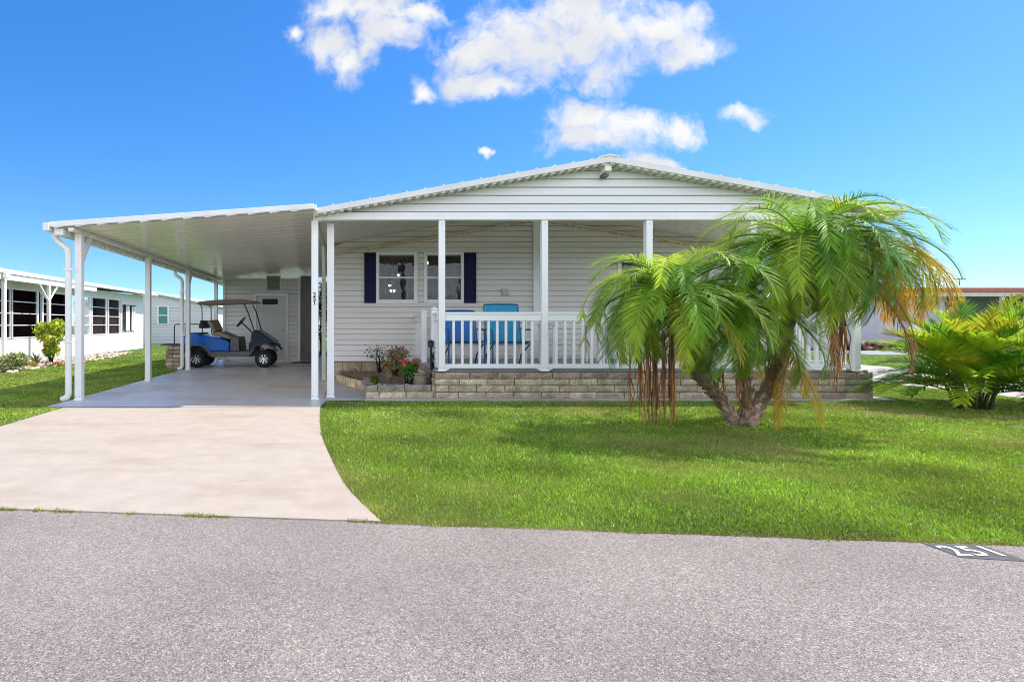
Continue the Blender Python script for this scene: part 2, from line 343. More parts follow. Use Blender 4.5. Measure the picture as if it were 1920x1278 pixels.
M['greypanel'] = mat('grey_screen_panel', (.22, .21, .20), .7, .08, 5)
M['stucco'] = mat('white_stucco', (.80, .79, .77), .85, .05, 3, .4, 90)
M['redtrim'] = mat('red_fascia', (.42, .09, .06), .5, .1, 5)
M['ropetrim'] = mat('tan_eave_metal', (.72, .60, .42), .5, .08, 3)
M['cream'] = mat('cream_fascia', (.56, .54, .45), .6, .08, 4)
M['lav'] = mat('pale_grey_wall', (.42, .41, .46), .7, .06, 3)
M['tealglass'] = mat('teal_window_blind', (.10, .26, .24), .25, .1, 4)
M['shade'] = mat('grey_brown_shade', (.30, .26, .25), .8, .15, 3)
M['rock'] = mat('river_rock', (.50, .45, .40), .85, .35, 14, .6, 40, attr=True)
M['terracotta'] = mat('stone_pot', (.28, .24, .18), .9, .35, 16, .9, 50)
M['petal'] = mat('flower_petal', (1, 1, 1), .6, .1, 20, attr=True, transl=.3)
M['paintw'] = mat('white_road_paint', (.80, .79, .78), .7, .15, 30, fine=.15, bscale=200)
M['paintb'] = mat('black_road_paint', (.065, .065, .07), .75, .2, 25, fine=.3, bscale=200)
M['wood'] = mat('dark_wood', (.08, .05, .035), .7, .25, 12)

# ------------------------------------------------------------------ ground, road, drive
def sheet(name, poly, z, m, th=0, kind='structure', label=None):
    mb = MB(); mb.add([(x, y, z) for x, y in poly], [tuple(range(len(poly)))]) if not th else mb.prism(poly, z-th, z, 'z')
    o = mb.build(name, m); return tag(o, label, None, None, kind)
sheet('ground', [(-500, -300), (500, -300), (500, 700), (-500, 700)], 0, M['soilgrass'])
def road_y(x): return 3.265 - .0945 * x
sheet('road', [(-200, road_y(-200)), (-200, -6), (60, -6), (60, road_y(60))], .004, M['asphalt'])
drv_r = [(.19, road_y(.19)), (.12, 3.45), (.018, 3.75), (-.06, 4.1), (-.135, 4.61), (-.21, 5.1), (-.29, 5.7), (-.34, 6.3), (-.38, 7.0), (-.41, 7.70)]
drv_l = [(-4.02, 7.70), (-4.0, 6.2), (-4.02, 5.2), (-4.15, 4.3), (-4.4, road_y(-4.4))]
_yy = [3.26+i*(7.7-3.26)/40 for i in range(1, 41)]; _xx = np.interp(_yy, [p[1] for p in drv_r], [p[0] for p in drv_r]); _xx = np.convolve(np.pad(_xx, 3, mode='reflect', reflect_type='odd'), np.ones(7)/7, 'valid')
drv_r = [drv_r[0]] + list(zip(_xx.tolist(), _yy))
sheet('driveway', drv_r + drv_l, .012, M['drive'], .0125)
sheet('carport_floor', [(-4.3, 7.705), (-.41, 7.705), (-.41, 19.6), (-4.3, 19.6)], .016, M['slab'])
sheet('walkway', [(-.405, 7.72), (-.36, 8.36), (.26, 8.40), (.26, 11.6), (-.405, 11.6)], .014, M['walk'])
sheet('side_street', [(10.72, 2.0), (14.8, 2.0), (15.4, 60), (10.9, 60)], .006, M['street'])
sheet('neighbour_driveway', [(20.4, 21.3), (60, 21.3), (60, 24.4), (20.4, 24.4)], .006, M['drive2'])

# ------------------------------------------------------------------ lawn blades (one stuff object)
def drive_right(y):
    ys = [p[1] for p in drv_r]; xs = [p[0] for p in drv_r]; return np.interp(y, ys, xs)
def build_grass():
    P = []; K = []
    def area(x0, x1, y0, y1, dens, ok, kind=0):
        n = int((x1-x0)*(y1-y0)*dens); x = rng.uniform(x0, x1, n); y = rng.uniform(y0, y1, n)
        k = ok(x, y); P.append(np.stack([x[k], y[k]], 1)); K.append(np.full(k.sum(), kind))
    vis = lambda x, y: (x < 1.30*y + .6) & (x > -.70*y - .6)
    def right_ok(x, y):
        inside = (y > 3.265-.0945*x - .02 + .03*np.sin(x*9)*np.sin(x*3.1)) & (x < 10.7 + .03*np.sin(y*7)) & vis(x, y)
        front = (y < 8.34) | (x > 8.40)
        d = np.where(y < 7.7, drive_right(y) + .0, -.35)
        return inside & front & (x > d)
    area(-.45, 5.5, 2.6, 4.6, 13000, right_ok)
    area(-.45, 7.5, 4.6, 6.4, 8000, right_ok)
    area(-.45, 10.7, 6.4, 9.2, 5000, right_ok)
    area(8.4, 10.7, 9.2, 14, 1500, right_ok)
    area(14.85, 30, 12, 21.2, 350, lambda x, y: vis(x, y))
    left_ok = lambda x, y: (x < -4.04 + .015*np.sin(y*11) - .3*(y > 7.7)) & vis(x, y)
    area(-9.2, -4.0, 5.4, 10, 3600, left_ok)
    area(-12, -4.0, 10, 18, 1500, lambda x, y: left_ok(x, y) & ~((x < -8.2) & (y > 12.6)) )
    area(-12, -4.0, 18, 30, 450, lambda x, y: left_ok(x, y) & (x > -9.3))
    # fringe of weeds on the joint between driveway and road
    n = 6500; x = rng.uniform(-3.2, .15, n); w = (np.sin(x*5.3)+np.sin(x*13.7+1)+np.sin(x*31)*.6) > .45
    x = x[w | (rng.random(n) < .06)]; P.append(np.stack([x, 3.265-.0945*x + rng.normal(.0, .012, len(x))], 1)); K.append(np.full(len(x), 2))
    # dry yellow rim along the road and drive
    n = 16000; x = rng.uniform(.15, 5, n); P.append(np.stack([x, 3.265-.0945*x + np.abs(rng.normal(0, .035, n))-.03], 1)); K.append(np.full(n, 3))
    n = 9000; y = rng.uniform(3.3, 7.6, n); P.append(np.stack([drive_right(y) + np.abs(rng.normal(0, .02, n)), y], 1)); K.append(np.full(n, 3))
    p = np.concatenate(P); kd = np.concatenate(K); n = len(p); d = np.hypot(p[:, 0], p[:, 1])
    h = rng.uniform(.010, .030, n); h[kd == 2] *= .8; h[kd == 3] *= .55
    patch = np.sin(p[:,0]*1.7+np.sin(p[:,1]*2.3)) * np.sin(p[:,1]*2.1+1.3*np.sin(p[:,0]*1.1))
    patch2 = np.sin(p[:,0]*6.1+2*np.sin(p[:,1]*4.3)) * np.sin(p[:,1]*7.7+1.6*np.sin(p[:,0]*5.2))
    h *= 1 + .22*patch2
    wd = np.clip(.0021*d, .0065, .028) * rng.uniform(.6, 1.4, n)
    a = rng.uniform(0, 2*pi, n); lean = rng.uniform(.1, 1.1, n)*h; la = rng.uniform(0, 2*pi, n)
    ax = np.cos(a)*wd/2; ay = np.sin(a)*wd/2
    V = np.zeros((n, 3, 3), np.float32)
    V[:,0,0] = p[:,0]-ax; V[:,0,1] = p[:,1]-ay; V[:,1,0] = p[:,0]+ax; V[:,1,1] = p[:,1]+ay
    V[:,2,0] = p[:,0]+np.cos(la)*lean; V[:,2,1] = p[:,1]+np.sin(la)*lean; V[:,2,2] = h
    base = np.array([.25, .42, .038]); c = base[None]*np.clip(rng.lognormal(-.12, .5, n), .25, 2.2)[:, None]
    mixy = np.clip(rng.normal(.22, .25, n) + .22*patch + .12*patch2, 0, 1)[:, None]
    c = c*(1-mixy) + np.array([.38, .46, .05])*mixy*rng.uniform(.7, 1.2, n)[:, None]
    p3 = np.sin(p[:,0]*.9+2.1*np.sin(p[:,1]*.8+1))*np.sin(p[:,1]*1.3+1.7*np.sin(p[:,0]*.7)) + .5*np.sin(p[:,0]*3.3+p[:,1]*2.7)*np.sin(p[:,1]*3.9-p[:,0]*1.4)
    dm = (np.clip(p3-.15, 0, 1)*.95)[:, None]; c = c*(1-dm) + np.array([.40, .42, .10])*dm*rng.uniform(.5, 1.3, n)[:, None]; dk = (np.clip(-p3-.3, 0, 1)*.5)[:, None]; c = c*(1-dk*.85)
    dry = rng.random(n) < .06; c[dry] = np.array([.42, .36, .15])*rng.uniform(.7, 1.1, dry.sum())[:, None]
    wh = (rng.random(n) < .035*np.exp(-((p[:,1]-7.2)/1.2)**2)*(np.sin(p[:,0]*3)>-.3)) | (rng.random(n) < .004); c[wh] = (.75, .78, .6)
    dr = (kd >= 2) & (rng.random(n) < .6); c[dr] = np.array([.34, .29, .12])*rng.uniform(.6, 1.2, dr.sum())[:, None]
    me = bpy.data.meshes.new('lawn_grass'); me.vertices.add(3*n); me.vertices.foreach_set('co', V.ravel())
    me.loops.add(3*n); me.loops.foreach_set('vertex_index', np.arange(3*n, dtype=np.int32)); me.polygons.add(n)
    me.polygons.foreach_set('loop_start', np.arange(0, 3*n, 3, dtype=np.int32)); me.update(calc_edges=True)
    ca = me.color_attributes.new('tint', 'FLOAT_COLOR', 'POINT'); cc = np.ones((n, 3, 4), np.float32); cc[:, :, :3] = c[:, None, :]
    ca.data.foreach_set('color', cc.ravel()); me.materials.append(M['grass'])
    o = bpy.data.objects.new('lawn_grass', me); C.objects.link(o); tag(o, 'short green lawn grass round the house', 'grass', None, 'stuff')
build_grass()

# ------------------------------------------------------------------ siding walls
def siding(mb, y, z0, z1, pitch, xl, xr, holes=(), face=-1, dep=.016, groove=.014, ax='y', phase=0):
    """lapped siding in the plane y=const (ax='y') or x=const (ax='x'); xl, xr are numbers or functions of z"""
    fl = xl if callable(xl) else (lambda z: xl); fr = xr if callable(xr) else (lambda z: xr)
    def off(t): return (1 - t) * dep          # t: 0 at the lap's bottom, 1 at its top
    k = 0; z = z0 - phase
    while z < z1 - 1e-6:
        a = z; b = min(z + pitch, z1); z += pitch
        for (g0, g1, rec) in ((a, a + groove, True), (a + groove, b, False)):
            g0 = max(g0, z0)
            if g1 <= g0 or g0 >= z1: continue
            g1 = min(g1, z1)
            cuts = sorted({g0, g1} | {h for ho in holes for h in ho[2:4] if g0 < h < g1})
            for c0, c1 in zip(cuts[:-1], cuts[1:]):
                mid = (c0+c1)/2; segs = [(None, None)]
                hs = sorted([(h[0], h[1]) for h in holes if h[2] < mid < h[3]])
                edges = [None]; 
                for h0, h1 in hs: edges += [h0, h1]
                edges.append(None)
                for i in range(0, len(edges), 2):
                    e0, e1 = edges[i], edges[i+1]
                    x00 = fl(c0) if e0 is None else e0; x01 = fl(c1) if e0 is None else e0
                    x10 = fr(c0) if e1 is None else e1; x11 = fr(c1) if e1 is None else e1
                    if x10 - x00 < 1e-4: continue
                    if x11 < x01: x01 = x11 = (x01+x11)/2
                    o0 = (-.030 if rec else off((c0-a)/pitch)); o1 = (-.030 if rec else off((c1-a)/pitch))
                    q = [(x00, y+face*o0, c0), (x10, y+face*o0, c0), (x11, y+face*o1, c1), (x01, y+face*o1, c1)]
                    if ax == 'x': q = [(p[1], p[0], p[2]) for p in q]
                    mb.add(q, [(0,1,2,3)])
                    if rec or abs(c0-(a+groove)) < 1e-6:   # little ledges that close the groove
                        oa, ob, zz = (off(1), -.030, c0) if rec else (-.030, off(0), c0)
                        q = [(x00, y+face*oa, zz), (x10, y+face*oa, zz), (x10, y+face*ob, zz), (x00, y+face*ob, zz)]
                        if ax == 'x': q = [(p[1], p[0], p[2]) for p in q]
                        mb.add(q, [(0,1,2,3)])
    return mb

# ------------------------------------------------------------------ THE HOUSE
YF, YW, YR = 8.5, 11.6, 24.0            # porch front, house wall, rear
XL, XR, XM = -.34, 8.26, 3.94           # house wall left, right, ridge
RX0, RX1 = -.54, 8.42; SL = .176; ZR = 3.72; TH = .085; YE = 8.25
def roof_top(x): return ZR - SL * abs(x - XM)
house = empty('mobile_home', (XM, YW, 0), 'pale grey vinyl sided mobile home with low white gable roof and open front porch', 'house')
# wall with window holes
W1 = (at(707, 0, YW).x, at(780, 0, YW).x); WZ = (at(0, 566, YW).z, at(0, 475, YW).z)
W2 = (at(797, 0, YW).x, at(868, 0, YW).x); W3 = (at(1160, 0, YW).x, at(1300, 0, YW).x); W3Z = (at(0, 560, YW).z, at(0, 487, YW).z)
holes = [(W1[0], W1[1], WZ[0], WZ[1]), (W2[0], W2[1], WZ[0], WZ[1]), (W3[0], W3[1], W3Z[0], W3Z[1])]
zt = lambda s: (lambda z: XM + s * max(0, min((ZR - TH - z) / SL, (XR - XL)/2)))
mb = MB(); siding(mb, YW, .39, ZR - TH - .01, .115, zt(-1), zt(1), holes); wall = mb.build('wall', M['siding'], house)
mb = MB(); siding(mb, XL, .39, 2.85, .115, YW, YR, ax='x'); siding(mb, XR, .39, 2.85, .115, YW, YR, face=1, ax='x')
mb.box(XL, XR, YR-.05, YR, .39, 2.85); mb.build('side_wall', M['siding'], house)
mb = MB(); 
for i in range(22):
    for r in range(2):
        x0 = XL + i*.4 - (.2 if r else 0); mb.col = tuple(np.array((1.05, .95, .82)) * random.uniform(.7, 1.1))
        mb.box(max(x0+.005, XL+.01), min(x0+.395, XR-.01), YW+.02+random.uniform(0, .01), YW+.2, .01+r*.19, .01+r*.19+.18)
mb.build('block_skirting', M['stone'], house)
# interior room (seen through the panes)
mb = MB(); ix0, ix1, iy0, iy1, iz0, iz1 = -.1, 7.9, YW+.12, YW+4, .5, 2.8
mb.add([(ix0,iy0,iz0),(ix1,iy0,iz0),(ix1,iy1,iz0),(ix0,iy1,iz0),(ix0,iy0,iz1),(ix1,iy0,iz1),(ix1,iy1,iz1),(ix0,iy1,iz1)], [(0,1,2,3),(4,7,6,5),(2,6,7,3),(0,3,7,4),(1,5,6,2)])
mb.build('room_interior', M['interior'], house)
def window(parent, x0, x1, z0, z1, y, name='window', split=True, blinds=True, n=24, glass='glass', blind_to=0):
    mb = MB(); t = .055
    mb.box(x0-.03, x0+t-.01, y-.035, y+.05, z0-.03, z1+.03); mb.box(x1-t+.01, x1+.03, y-.035, y+.05, z0-.03, z1+.03)
    mb.box(x0+t-.01, x1-t+.01, y-.034, y+.05, z1-t+.02, z1+.03); mb.box(x0+t-.01, x1-t+.01, y-.040, y+.05, z0-.03, z0+t-.005)
    zm = z0 + (z1-z0)*.5
    if split: mb.box(x0+t-.01, x1-t+.01, y-.028, y+.03, zm-.016, zm+.016)
    w = mb.build(name, M['white'], parent, bevel=.004)
    g = MB(); g.add([(x0+t-.01, y+.0, z0+t-.01), (x1-t+.01, y+.0, z0+t-.01), (x1-t+.01, y+.0, z1-t+.02), (x0+t-.01, y+.0, z1-t+.02)], [(0,1,2,3)])
    g.build('pane', M[glass], w)
    if blinds:
        b = MB(); zz = z1-.06
        b.box(x0+.05, x1-.05, y+.07, y+.11, z1-.06, z1-.03)
        while zz > z0+.06+blind_to:
            zz -= .046; b.hexa([(x0+.055,y+.07,zz+.004),(x1-.055,y+.07,zz+.004),(x1-.055,y+.11,zz),(x0+.055,y+.11,zz),(x0+.055,y+.07,zz+.009),(x1-.055,y+.07,zz+.009),(x1-.055,y+.11,zz+.004),(x0+.055,y+.11,zz+.004)])
        for xx in (x0+.18, x1-.18): b.box(xx-.003, xx+.003, y+.066, y+.069, zz, z1-.05)
        b.build('blind', M['blind'], w)
    return w
window(house, W1[0], W1[1], WZ[0], WZ[1], YW)
window(house, W2[0], W2[1], WZ[0], WZ[1], YW)
window(house, W3[0], W3[1], W3Z[0], W3Z[1], YW)
def shutter(px0, px1):
    a = at(px0, 0, YW-.04).x; b = at(px1, 0, YW-.04).x; z0 = at(0, 568, YW).z; z1 = at(0, 474, YW).z; zm = (z0+z1)/2+.02
    mb = MB(); y0, y1 = YW-.045, YW-.017
    mb.box(a, a+.035, y0, y1, z0, z1); mb.box(b-.035, b, y0, y1, z0, z1)
    for c0, c1 in ((z0, z0+.05), (zm-.03, zm+.03), (z1-.05, z1)): mb.box(a+.035, b-.035, y0, y1, c0, c1)
    for c0, c1 in ((z0+.05, zm-.03), (zm+.03, z1-.05)):
        mb.box(a+.035, b-.035, y0+.012, y1, c0, c1); mb.box(a+.06, b-.06, y0+.005, y1, c0+.03, c1-.03)
    return mb.build('shutter', M['navy'], house, bevel=.003)
shutter(683, 705); shutter(870, 893)
# vertical marriage-line trim and rope-like old roof edge on the wall
mb = MB(); xa = at(1000, 0, YW-.05).x; xb = at(1011, 0, YW-.05).x
mb.box(xa, xb, YW-.06, YW-.015, .46, roof_top(xa)-TH-.005); mb.build('centre_trim', M['white'], house, bevel=.004)
mb = MB()
def old_edge(px0, py0, px1, py1, n):
    a = at(px0, py0, YW-.1); b = at(px1, py1, YW-.1)
    for i in range(n):
        p = a.lerp(b, i/n); q = a.lerp(b, (i+1)/n); s = math.copysign(1, b.z-a.z)
        lo = -.036; mid = p.lerp(q, .62)
        # folded pan: a long flat then a short down-turned rib
        mb.hexa([(p.x, YW-.12, p.z-.012), (q.x, YW-.12, q.z-.012), (q.x, YW-.012, q.z-.012), (p.x, YW-.012, p.z-.012), (p.x, YW-.12, p.z+.012), (q.x, YW-.12, q.z+.012), (q.x, YW-.012, q.z+.012), (p.x, YW-.012, p.z+.012)])
        mb.hexa([(mid.x, YW-.115, mid.z+lo), (q.x, YW-.115, q.z+lo+.01), (q.x, YW-.012, q.z+lo+.01), (mid.x, YW-.012, mid.z+lo), (mid.x, YW-.115, mid.z-.013), (q.x, YW-.115, q.z-.013), (q.x, YW-.012, q.z-.013), (mid.x, YW-.012, mid.z-.013)])
old_edge(626, 476, 1000, 413, 32); mb.build('eave_trim', M['ropetrim'], house)
mb = MB(); old_edge(1012, 411, 1384, 472, 32); mb.build('eave_trim', M['ropetrim'], house)
# porch roof: slab with ribbed top and corrugated underside
def slope_roof(name, x0, x1, y0, y1, topf, th, mat_, parent, rib=.28, ribh=.022, teeth=.125, tooth=.03, teeth_mat=None):
    mb = MB(); n = max(1, int(abs(x1-x0)/rib)); dx = (x1-x0)/n
    mb.hexa([(x0,y0,topf(x0)-th),(x1,y0,topf(x1)-th),(x1,y1,topf(x1)-th),(x0,y1,topf(x0)-th),(x0,y0,topf(x0)),(x1,y0,topf(x1)),(x1,y1,topf(x1)),(x0,y1,topf(x0))])
    for i in range(n+1):
        x = x0+i*dx; w = .022*(1 if i < n else -1) * (1 if dx > 0 else -1)
        a, b = x, x+w
        mb.hexa([(a,y0,topf(a)+.001),(b,y0,topf(b)+.001),(b,y1,topf(b)+.001),(a,y1,topf(a)+.001),(a,y0+.0,topf(a)+ribh),(b,y0,topf(b)+ribh),(b,y1,topf(b)+ribh),(a,y1,topf(a)+ribh)])
    r = mb.build(name, mat_, parent)
    if teeth:
        mb = MB(); n = int(abs(x1-x0)/teeth); dx = (x1-x0)/n
        for i in range(n):
            a = x0+(i+.08)*dx; b = x0+(i+.55)*dx; za, zb = topf(a)-th, topf(b)-th
            mb.hexa([(a,y0+.012,za-tooth),(b,y0+.012,zb-tooth),(b,y0+.23,zb-tooth),(a,y0+.23,za-tooth),(a,y0+.012,za-.001),(b,y0+.012,zb-.001),(b,y0+.23,zb-.001),(a,y0+.23,za-.001)])
        mb.build('roof_ribbing', teeth_mat or mat_, r)
    return r
roofL = slope_roof('roof', RX0, XM, YE, YR+.3, roof_top, TH, M['roof'], house, teeth_mat=M['cream'])
roofR = slope_roof('roof', XM, RX1, YE, YR+.3, roof_top, TH, M['roof'], house, teeth_mat=M['cream'])
mb = MB(); mb.prism([(XM-.14, roof_top(XM-.14)+.004), (XM, ZR+.004), (XM+.14, roof_top(XM+.14)+.004), (XM+.14, roof_top(XM+.14)+.03), (XM, ZR+.035), (XM-.14, roof_top(XM-.14)+.03)], YE-.01, YR+.3)
mb.build('ridge_cap', M['roof'], house)
mb = MB()
for s in (-1, 1):
    xe = RX0 if s < 0 else RX1
    mb.add([(XM, YF+.02, ZR-TH-.004), (xe, YF+.02, roof_top(xe)-TH-.004), (xe, YW-.01, roof_top(xe)-TH-.004), (XM, YW-.01, ZR-TH-.004)], [(0,1,2,3)])
    for k in range(1, 10):
        y = YF + k*.305; mb.hexa([(XM, y-.004, ZR-TH-.012), (xe, y-.004, roof_top(xe)-TH-.012), (xe, y+.004, roof_top(xe)-TH-.012), (XM, y+.004, ZR-TH-.012), (XM, y-.004, ZR-TH-.005), (xe, y-.004, roof_top(xe)-TH-.005), (xe, y+.004, roof_top(xe)-TH-.005), (XM, y+.004, ZR-TH-.005)])
mb.build('porch_ceiling', M['porchceil'], house)
# gable panel and beam
BZ0, BZ1 = 2.795, 2.915
zg = lambda s: (lambda z: XM + s * max(0, min((ZR - TH - .004 - z) / SL, 4.46)))
mb = MB(); siding(mb, YF-.02, BZ1, ZR-TH-.01, .1275, zg(-1), zg(1), dep=.02, groove=.014); mb.build('gable', M['gable'], house)
mb = MB(); mb.box(RX0+.02, RX1-.02, YF-.065, YF+.045, BZ0, BZ1-.003); mb.box(RX0-.02, RX0+.12, YF-.075, YF+.05, BZ0-.01, BZ1+.0)
mb.build('beam', M['white'], house, bevel=.004)
mb = MB(); b0 = at(1129, 327, YF-.1); b1 = at(1141, 300, YF-.1)
mb.hexa([(b0.x, YF-.2, b0.z+.03), (b1.x, YF-.2, b0.z+.03), (b1.x, YF-.035, b0.z), (b0.x, YF-.035, b0.z), (b0.x, YF-.2, b1.z), (b1.x, YF-.2, b1.z), (b1.x, YF-.035, b1.z), (b0.x, YF-.035, b1.z)])
mb.build('ridge_bracket', M['white'], house, bevel=.004)
mb = MB(); mb.box(b0.x-.01, b1.x-.015, YF-.15, YF-.03, b0.z-.05, b0.z-.006); mb.build('floodlight', M['greypl'], house, bevel=.01)
# posts
def post(parent, x, y, z0, z1, w, name='post', bolts=True, m='white', flare=True):
    mb = MB(); mb.box(x-w/2, x+w/2, y-w/2, y+w/2, z0, z1)
    o = mb.build(name, M[m], parent, bevel=.006)
    if flare:
        f = MB(); f.box(x-w/2-.012, x+w/2+.012, y-w/2-.012, y+w/2+.012, z0+.001, z0+.022); f.build('base_plate', M[m], o, bevel=.003)
    if bolts:
        b = MB()
        for dx in (-.028, .028): b.lathe((x+dx, y-w/2, z0+.055), [(0, -.008), (.007, -.008), (.007, .001)], 8, 'y')
        b.lathe((x, y-w/2, z1-.06), [(0, -.008), (.007, -.008), (.007, .001)], 8, 'y')
        b.build('bolt', M['nickel'], o)
    return o
DZ = .455
ppx = [828, 1020, 1215, 1410, 1603]
PX = [at(p, 0, YF).x for p in ppx]
for x in PX: post(house, x, YF, DZ, BZ0, .098)
post(house, at(620, 0, 8.75).x, 8.75, .015, BZ0-.0, .115)

# house numbers and the wall plaque
def text_mesh(name, s, size, mt, parent, loc, rot, depth=.002, offset=0, spacing=1):
    cu = bpy.data.curves.new(name, 'FONT'); cu.body = s; cu.size = size; cu.extrude = depth; cu.align_x = 'CENTER'; cu.align_y = 'CENTER'; cu.offset = offset; cu.space_character = spacing
    t = bpy.data.objects.new('tmp', cu); C.objects.link(t); dg = bpy.context.evaluated_depsgraph_get()
    me = bpy.data.meshes.new_from_object(t.evaluated_get(dg)); bpy.data.objects.remove(t)
    me.materials.clear(); me.materials.append(mt); me.name = name
    o = bpy.data.objects.new(name, me); C.objects.link(o); o.parent = parent
    off = Vector((0,0,0)); p = parent
    while p is not None: off += p.location; p = p.parent
    o.location = Vector(loc)-off; o.rotation_euler = rot; return o

pl = at(947, 548, YW-.03)
mb = MB(); mb.box(pl.x-.075, pl.x+.075, YW-.04, YW-.015, pl.z-.075, pl.z+.075)
plq = mb.build('wall_plaque', M['cream'], None, bevel=.01); tag(plq, 'small square cream plaque with dark ring on wall beside shutter', 'plaque')
mb = MB()
for k in range(16):
    a = 2*pi*k/16; b = 2*pi*(k+1)/16
    r = .052; mb.bar((pl.x+r*cos(a), YW-.044, pl.z+r*sin(a)), (pl.x+r*cos(b), YW-.044, pl.z+r*sin(b)), .012, .008, (0,1,0))
mb.bar((pl.x-.02, YW-.044, pl.z), (pl.x+.02, YW-.044, pl.z+.01), .012, .008, (0,1,0)); mb.build('ring', M['nickel'], plq)

# lamps inside the room
warm = emit_mat('warm_bulb', (1, .62, .28), 4)
ch = empty('chandelier', at(735, 540, 13.3), 'lit chandelier of warm bulbs seen through the left window', 'lamp')
c0 = at(735, 548, 13.3); mb = MB(); mb.tube([(c0.x, c0.y, 2.8), (c0.x, c0.y, c0.z-.05)], .01, 6)
for (px, py) in ((730, 535), (733, 545), (739, 545), (747, 516)):
    p = at(px, py, 13.3); mb.tube([(c0.x, c0.y, c0.z-.04), ((c0.x+p.x)/2, p.y, p.z-.07), (p.x, p.y, p.z-.02)], .007, 5)
mb.build('frame', M['nickel'], ch)
for (px, py) in ((730, 535), (733, 545), (739, 545), (747, 516)):
    b = MB(); b.ball(at(px, py, 13.3), .03); b.build('bulb', warm, ch, smooth=True)
pn = at(801, 493, 12.6); pd = empty('pendant_lamp', pn, 'single warm pendant lamp seen high in the right window', 'lamp')
mb = MB(); mb.tube([(pn.x, pn.y, 2.8), (pn.x, pn.y, pn.z)], .006, 6); mb.build('cord', M['blackpl'], pd)
mb = MB(); mb.ball(pn, .03); mb.build('bulb', warm, pd, smooth=True)

# ------------------------------------------------------------------ porch base, steps, planter
def course_wall(mb, p0, p1, z0, nrow, hh, bw, depth=.12, half=False, tintf=None, jit=.008):
    """split-face blocks along the ground line p0->p1, outer face on the right of travel"""
    p0 = Vector((*p0, 0)); p1 = Vector((*p1, 0)); t = (p1-p0); Ln = t.length; t.normalize(); nrm = Vector((t.y, -t.x, 0))
    for r in range(nrow):
        x = -random.uniform(.1, .9)*bw
        while x < Ln:
            a = max(0, x); b = min(Ln, x+bw); x += bw
            if b-a < .03: continue
            o = random.uniform(0, jit); g = .006
            A = p0+t*(a+g); B = p0+t*(b-g); zz0 = z0+r*hh+.003; zz1 = z0+(r+1)*hh-.007
            mb.col = tintf(r) if tintf else tuple(np.array((1, .97, .9))*random.uniform(.72, 1.18))
            F0, F1 = A+nrm*o, B+nrm*o; B0, B1 = A-nrm*depth, B-nrm*depth
            # rough split face: a small grid of pushed points
            nx = max(2, int((b-a)/.06)); nz = 3; g0 = len(mb.v)
            for j in range(nz+1):
                for i in range(nx+1):
                    p = F0.lerp(F1, i/nx); edge = i in (0, nx) or j in (0, nz)
                    p = p + nrm*(0 if edge else random.uniform(.004, .016)); mb.v.append((p.x, p.y, zz0+(zz1-zz0)*j/nz))
            for j in range(nz):
                for i in range(nx):
                    k = g0+j*(nx+1)+i; mb.face((k, k+1, k+nx+2, k+nx+1))
            q = [(F0.x,F0.y,zz0),(F1.x,F1.y,zz0),(B1.x,B1.y,zz0),(B0.x,B0.y,zz0),(F0.x,F0.y,zz1),(F1.x,F1.y,zz1),(B1.x,B1.y,zz1),(B0.x,B0.y,zz1)]
            mb.add(q, [(4,5,6,7),(1,2,6,5),(3,0,4,7),(0,3,2,1)])
PB0, PB1 = 1.34, 8.15
porch = empty('front_porch', (PB0, YF, 0), 'raised porch platform faced with tan split stone blocks', 'porch')
def topdark(r): 
    k = random.uniform(.72, 1.15); return (.80*k, .70*k, .66*k) if r == 3 else ((1.0*k, .95*k, .86*k) if r else (1.02*k, .93*k, .84*k))
def rtint(r):
    k = random.uniform(.75, 1.15); return (.72*k, .64*k, .60*k) if r == 3 else ((1.05*k, 1.0*k, .86*k) if random.random() < .6 else (.92*k, .80*k, .70*k))
mb = MB(); course_wall(mb, (PB0, YF+.0), (PB1, YF), .03, 4, .1025, .43, tintf=rtint)
course_wall(mb, (PB1, YF+.004), (PB1, YW), .03, 4, .1025, .43, tintf=rtint); course_wall(mb, (PB0, YW), (PB0, YF+.004), .03, 4, .1025, .43, tintf=rtint)
mb.build('block_facing', M['stone'], porch)
mb = MB(); mb.box(PB0+.035, PB1-.035, YF+.035, YW-.05, .02, .438); mb.build('core', M['mortar'], porch)
mb = MB(); mb.box(PB0+.01, PB1-.03, YF+.055, YW-.03, .4385, DZ+.012); mb.build('deck_floor', M['deck'], porch)
mb = MB(); mb.box(.24, PB1+.24, YF-.14, YF+.3, .004, .032); mb.box(PB1-.2, PB1+.24, YF+.3, YW, .004, .031); mb.build('footing', M['footing'], porch, bevel=.006)
for k, (x0, x1, zz) in enumerate(((1.12, 1.33, .30), )):
    mb = MB(); course_wall(mb, (x0, 9.15), (x1, 9.15), .03, 3, .09, .3); course_wall(mb, (x0, 10.2), (x0, 9.15), .03, 3, .09, .4)
    mb.box(x0+.03, x1, 9.19, 10.2, .03, .295); mb.build('step', M['stone'], porch)

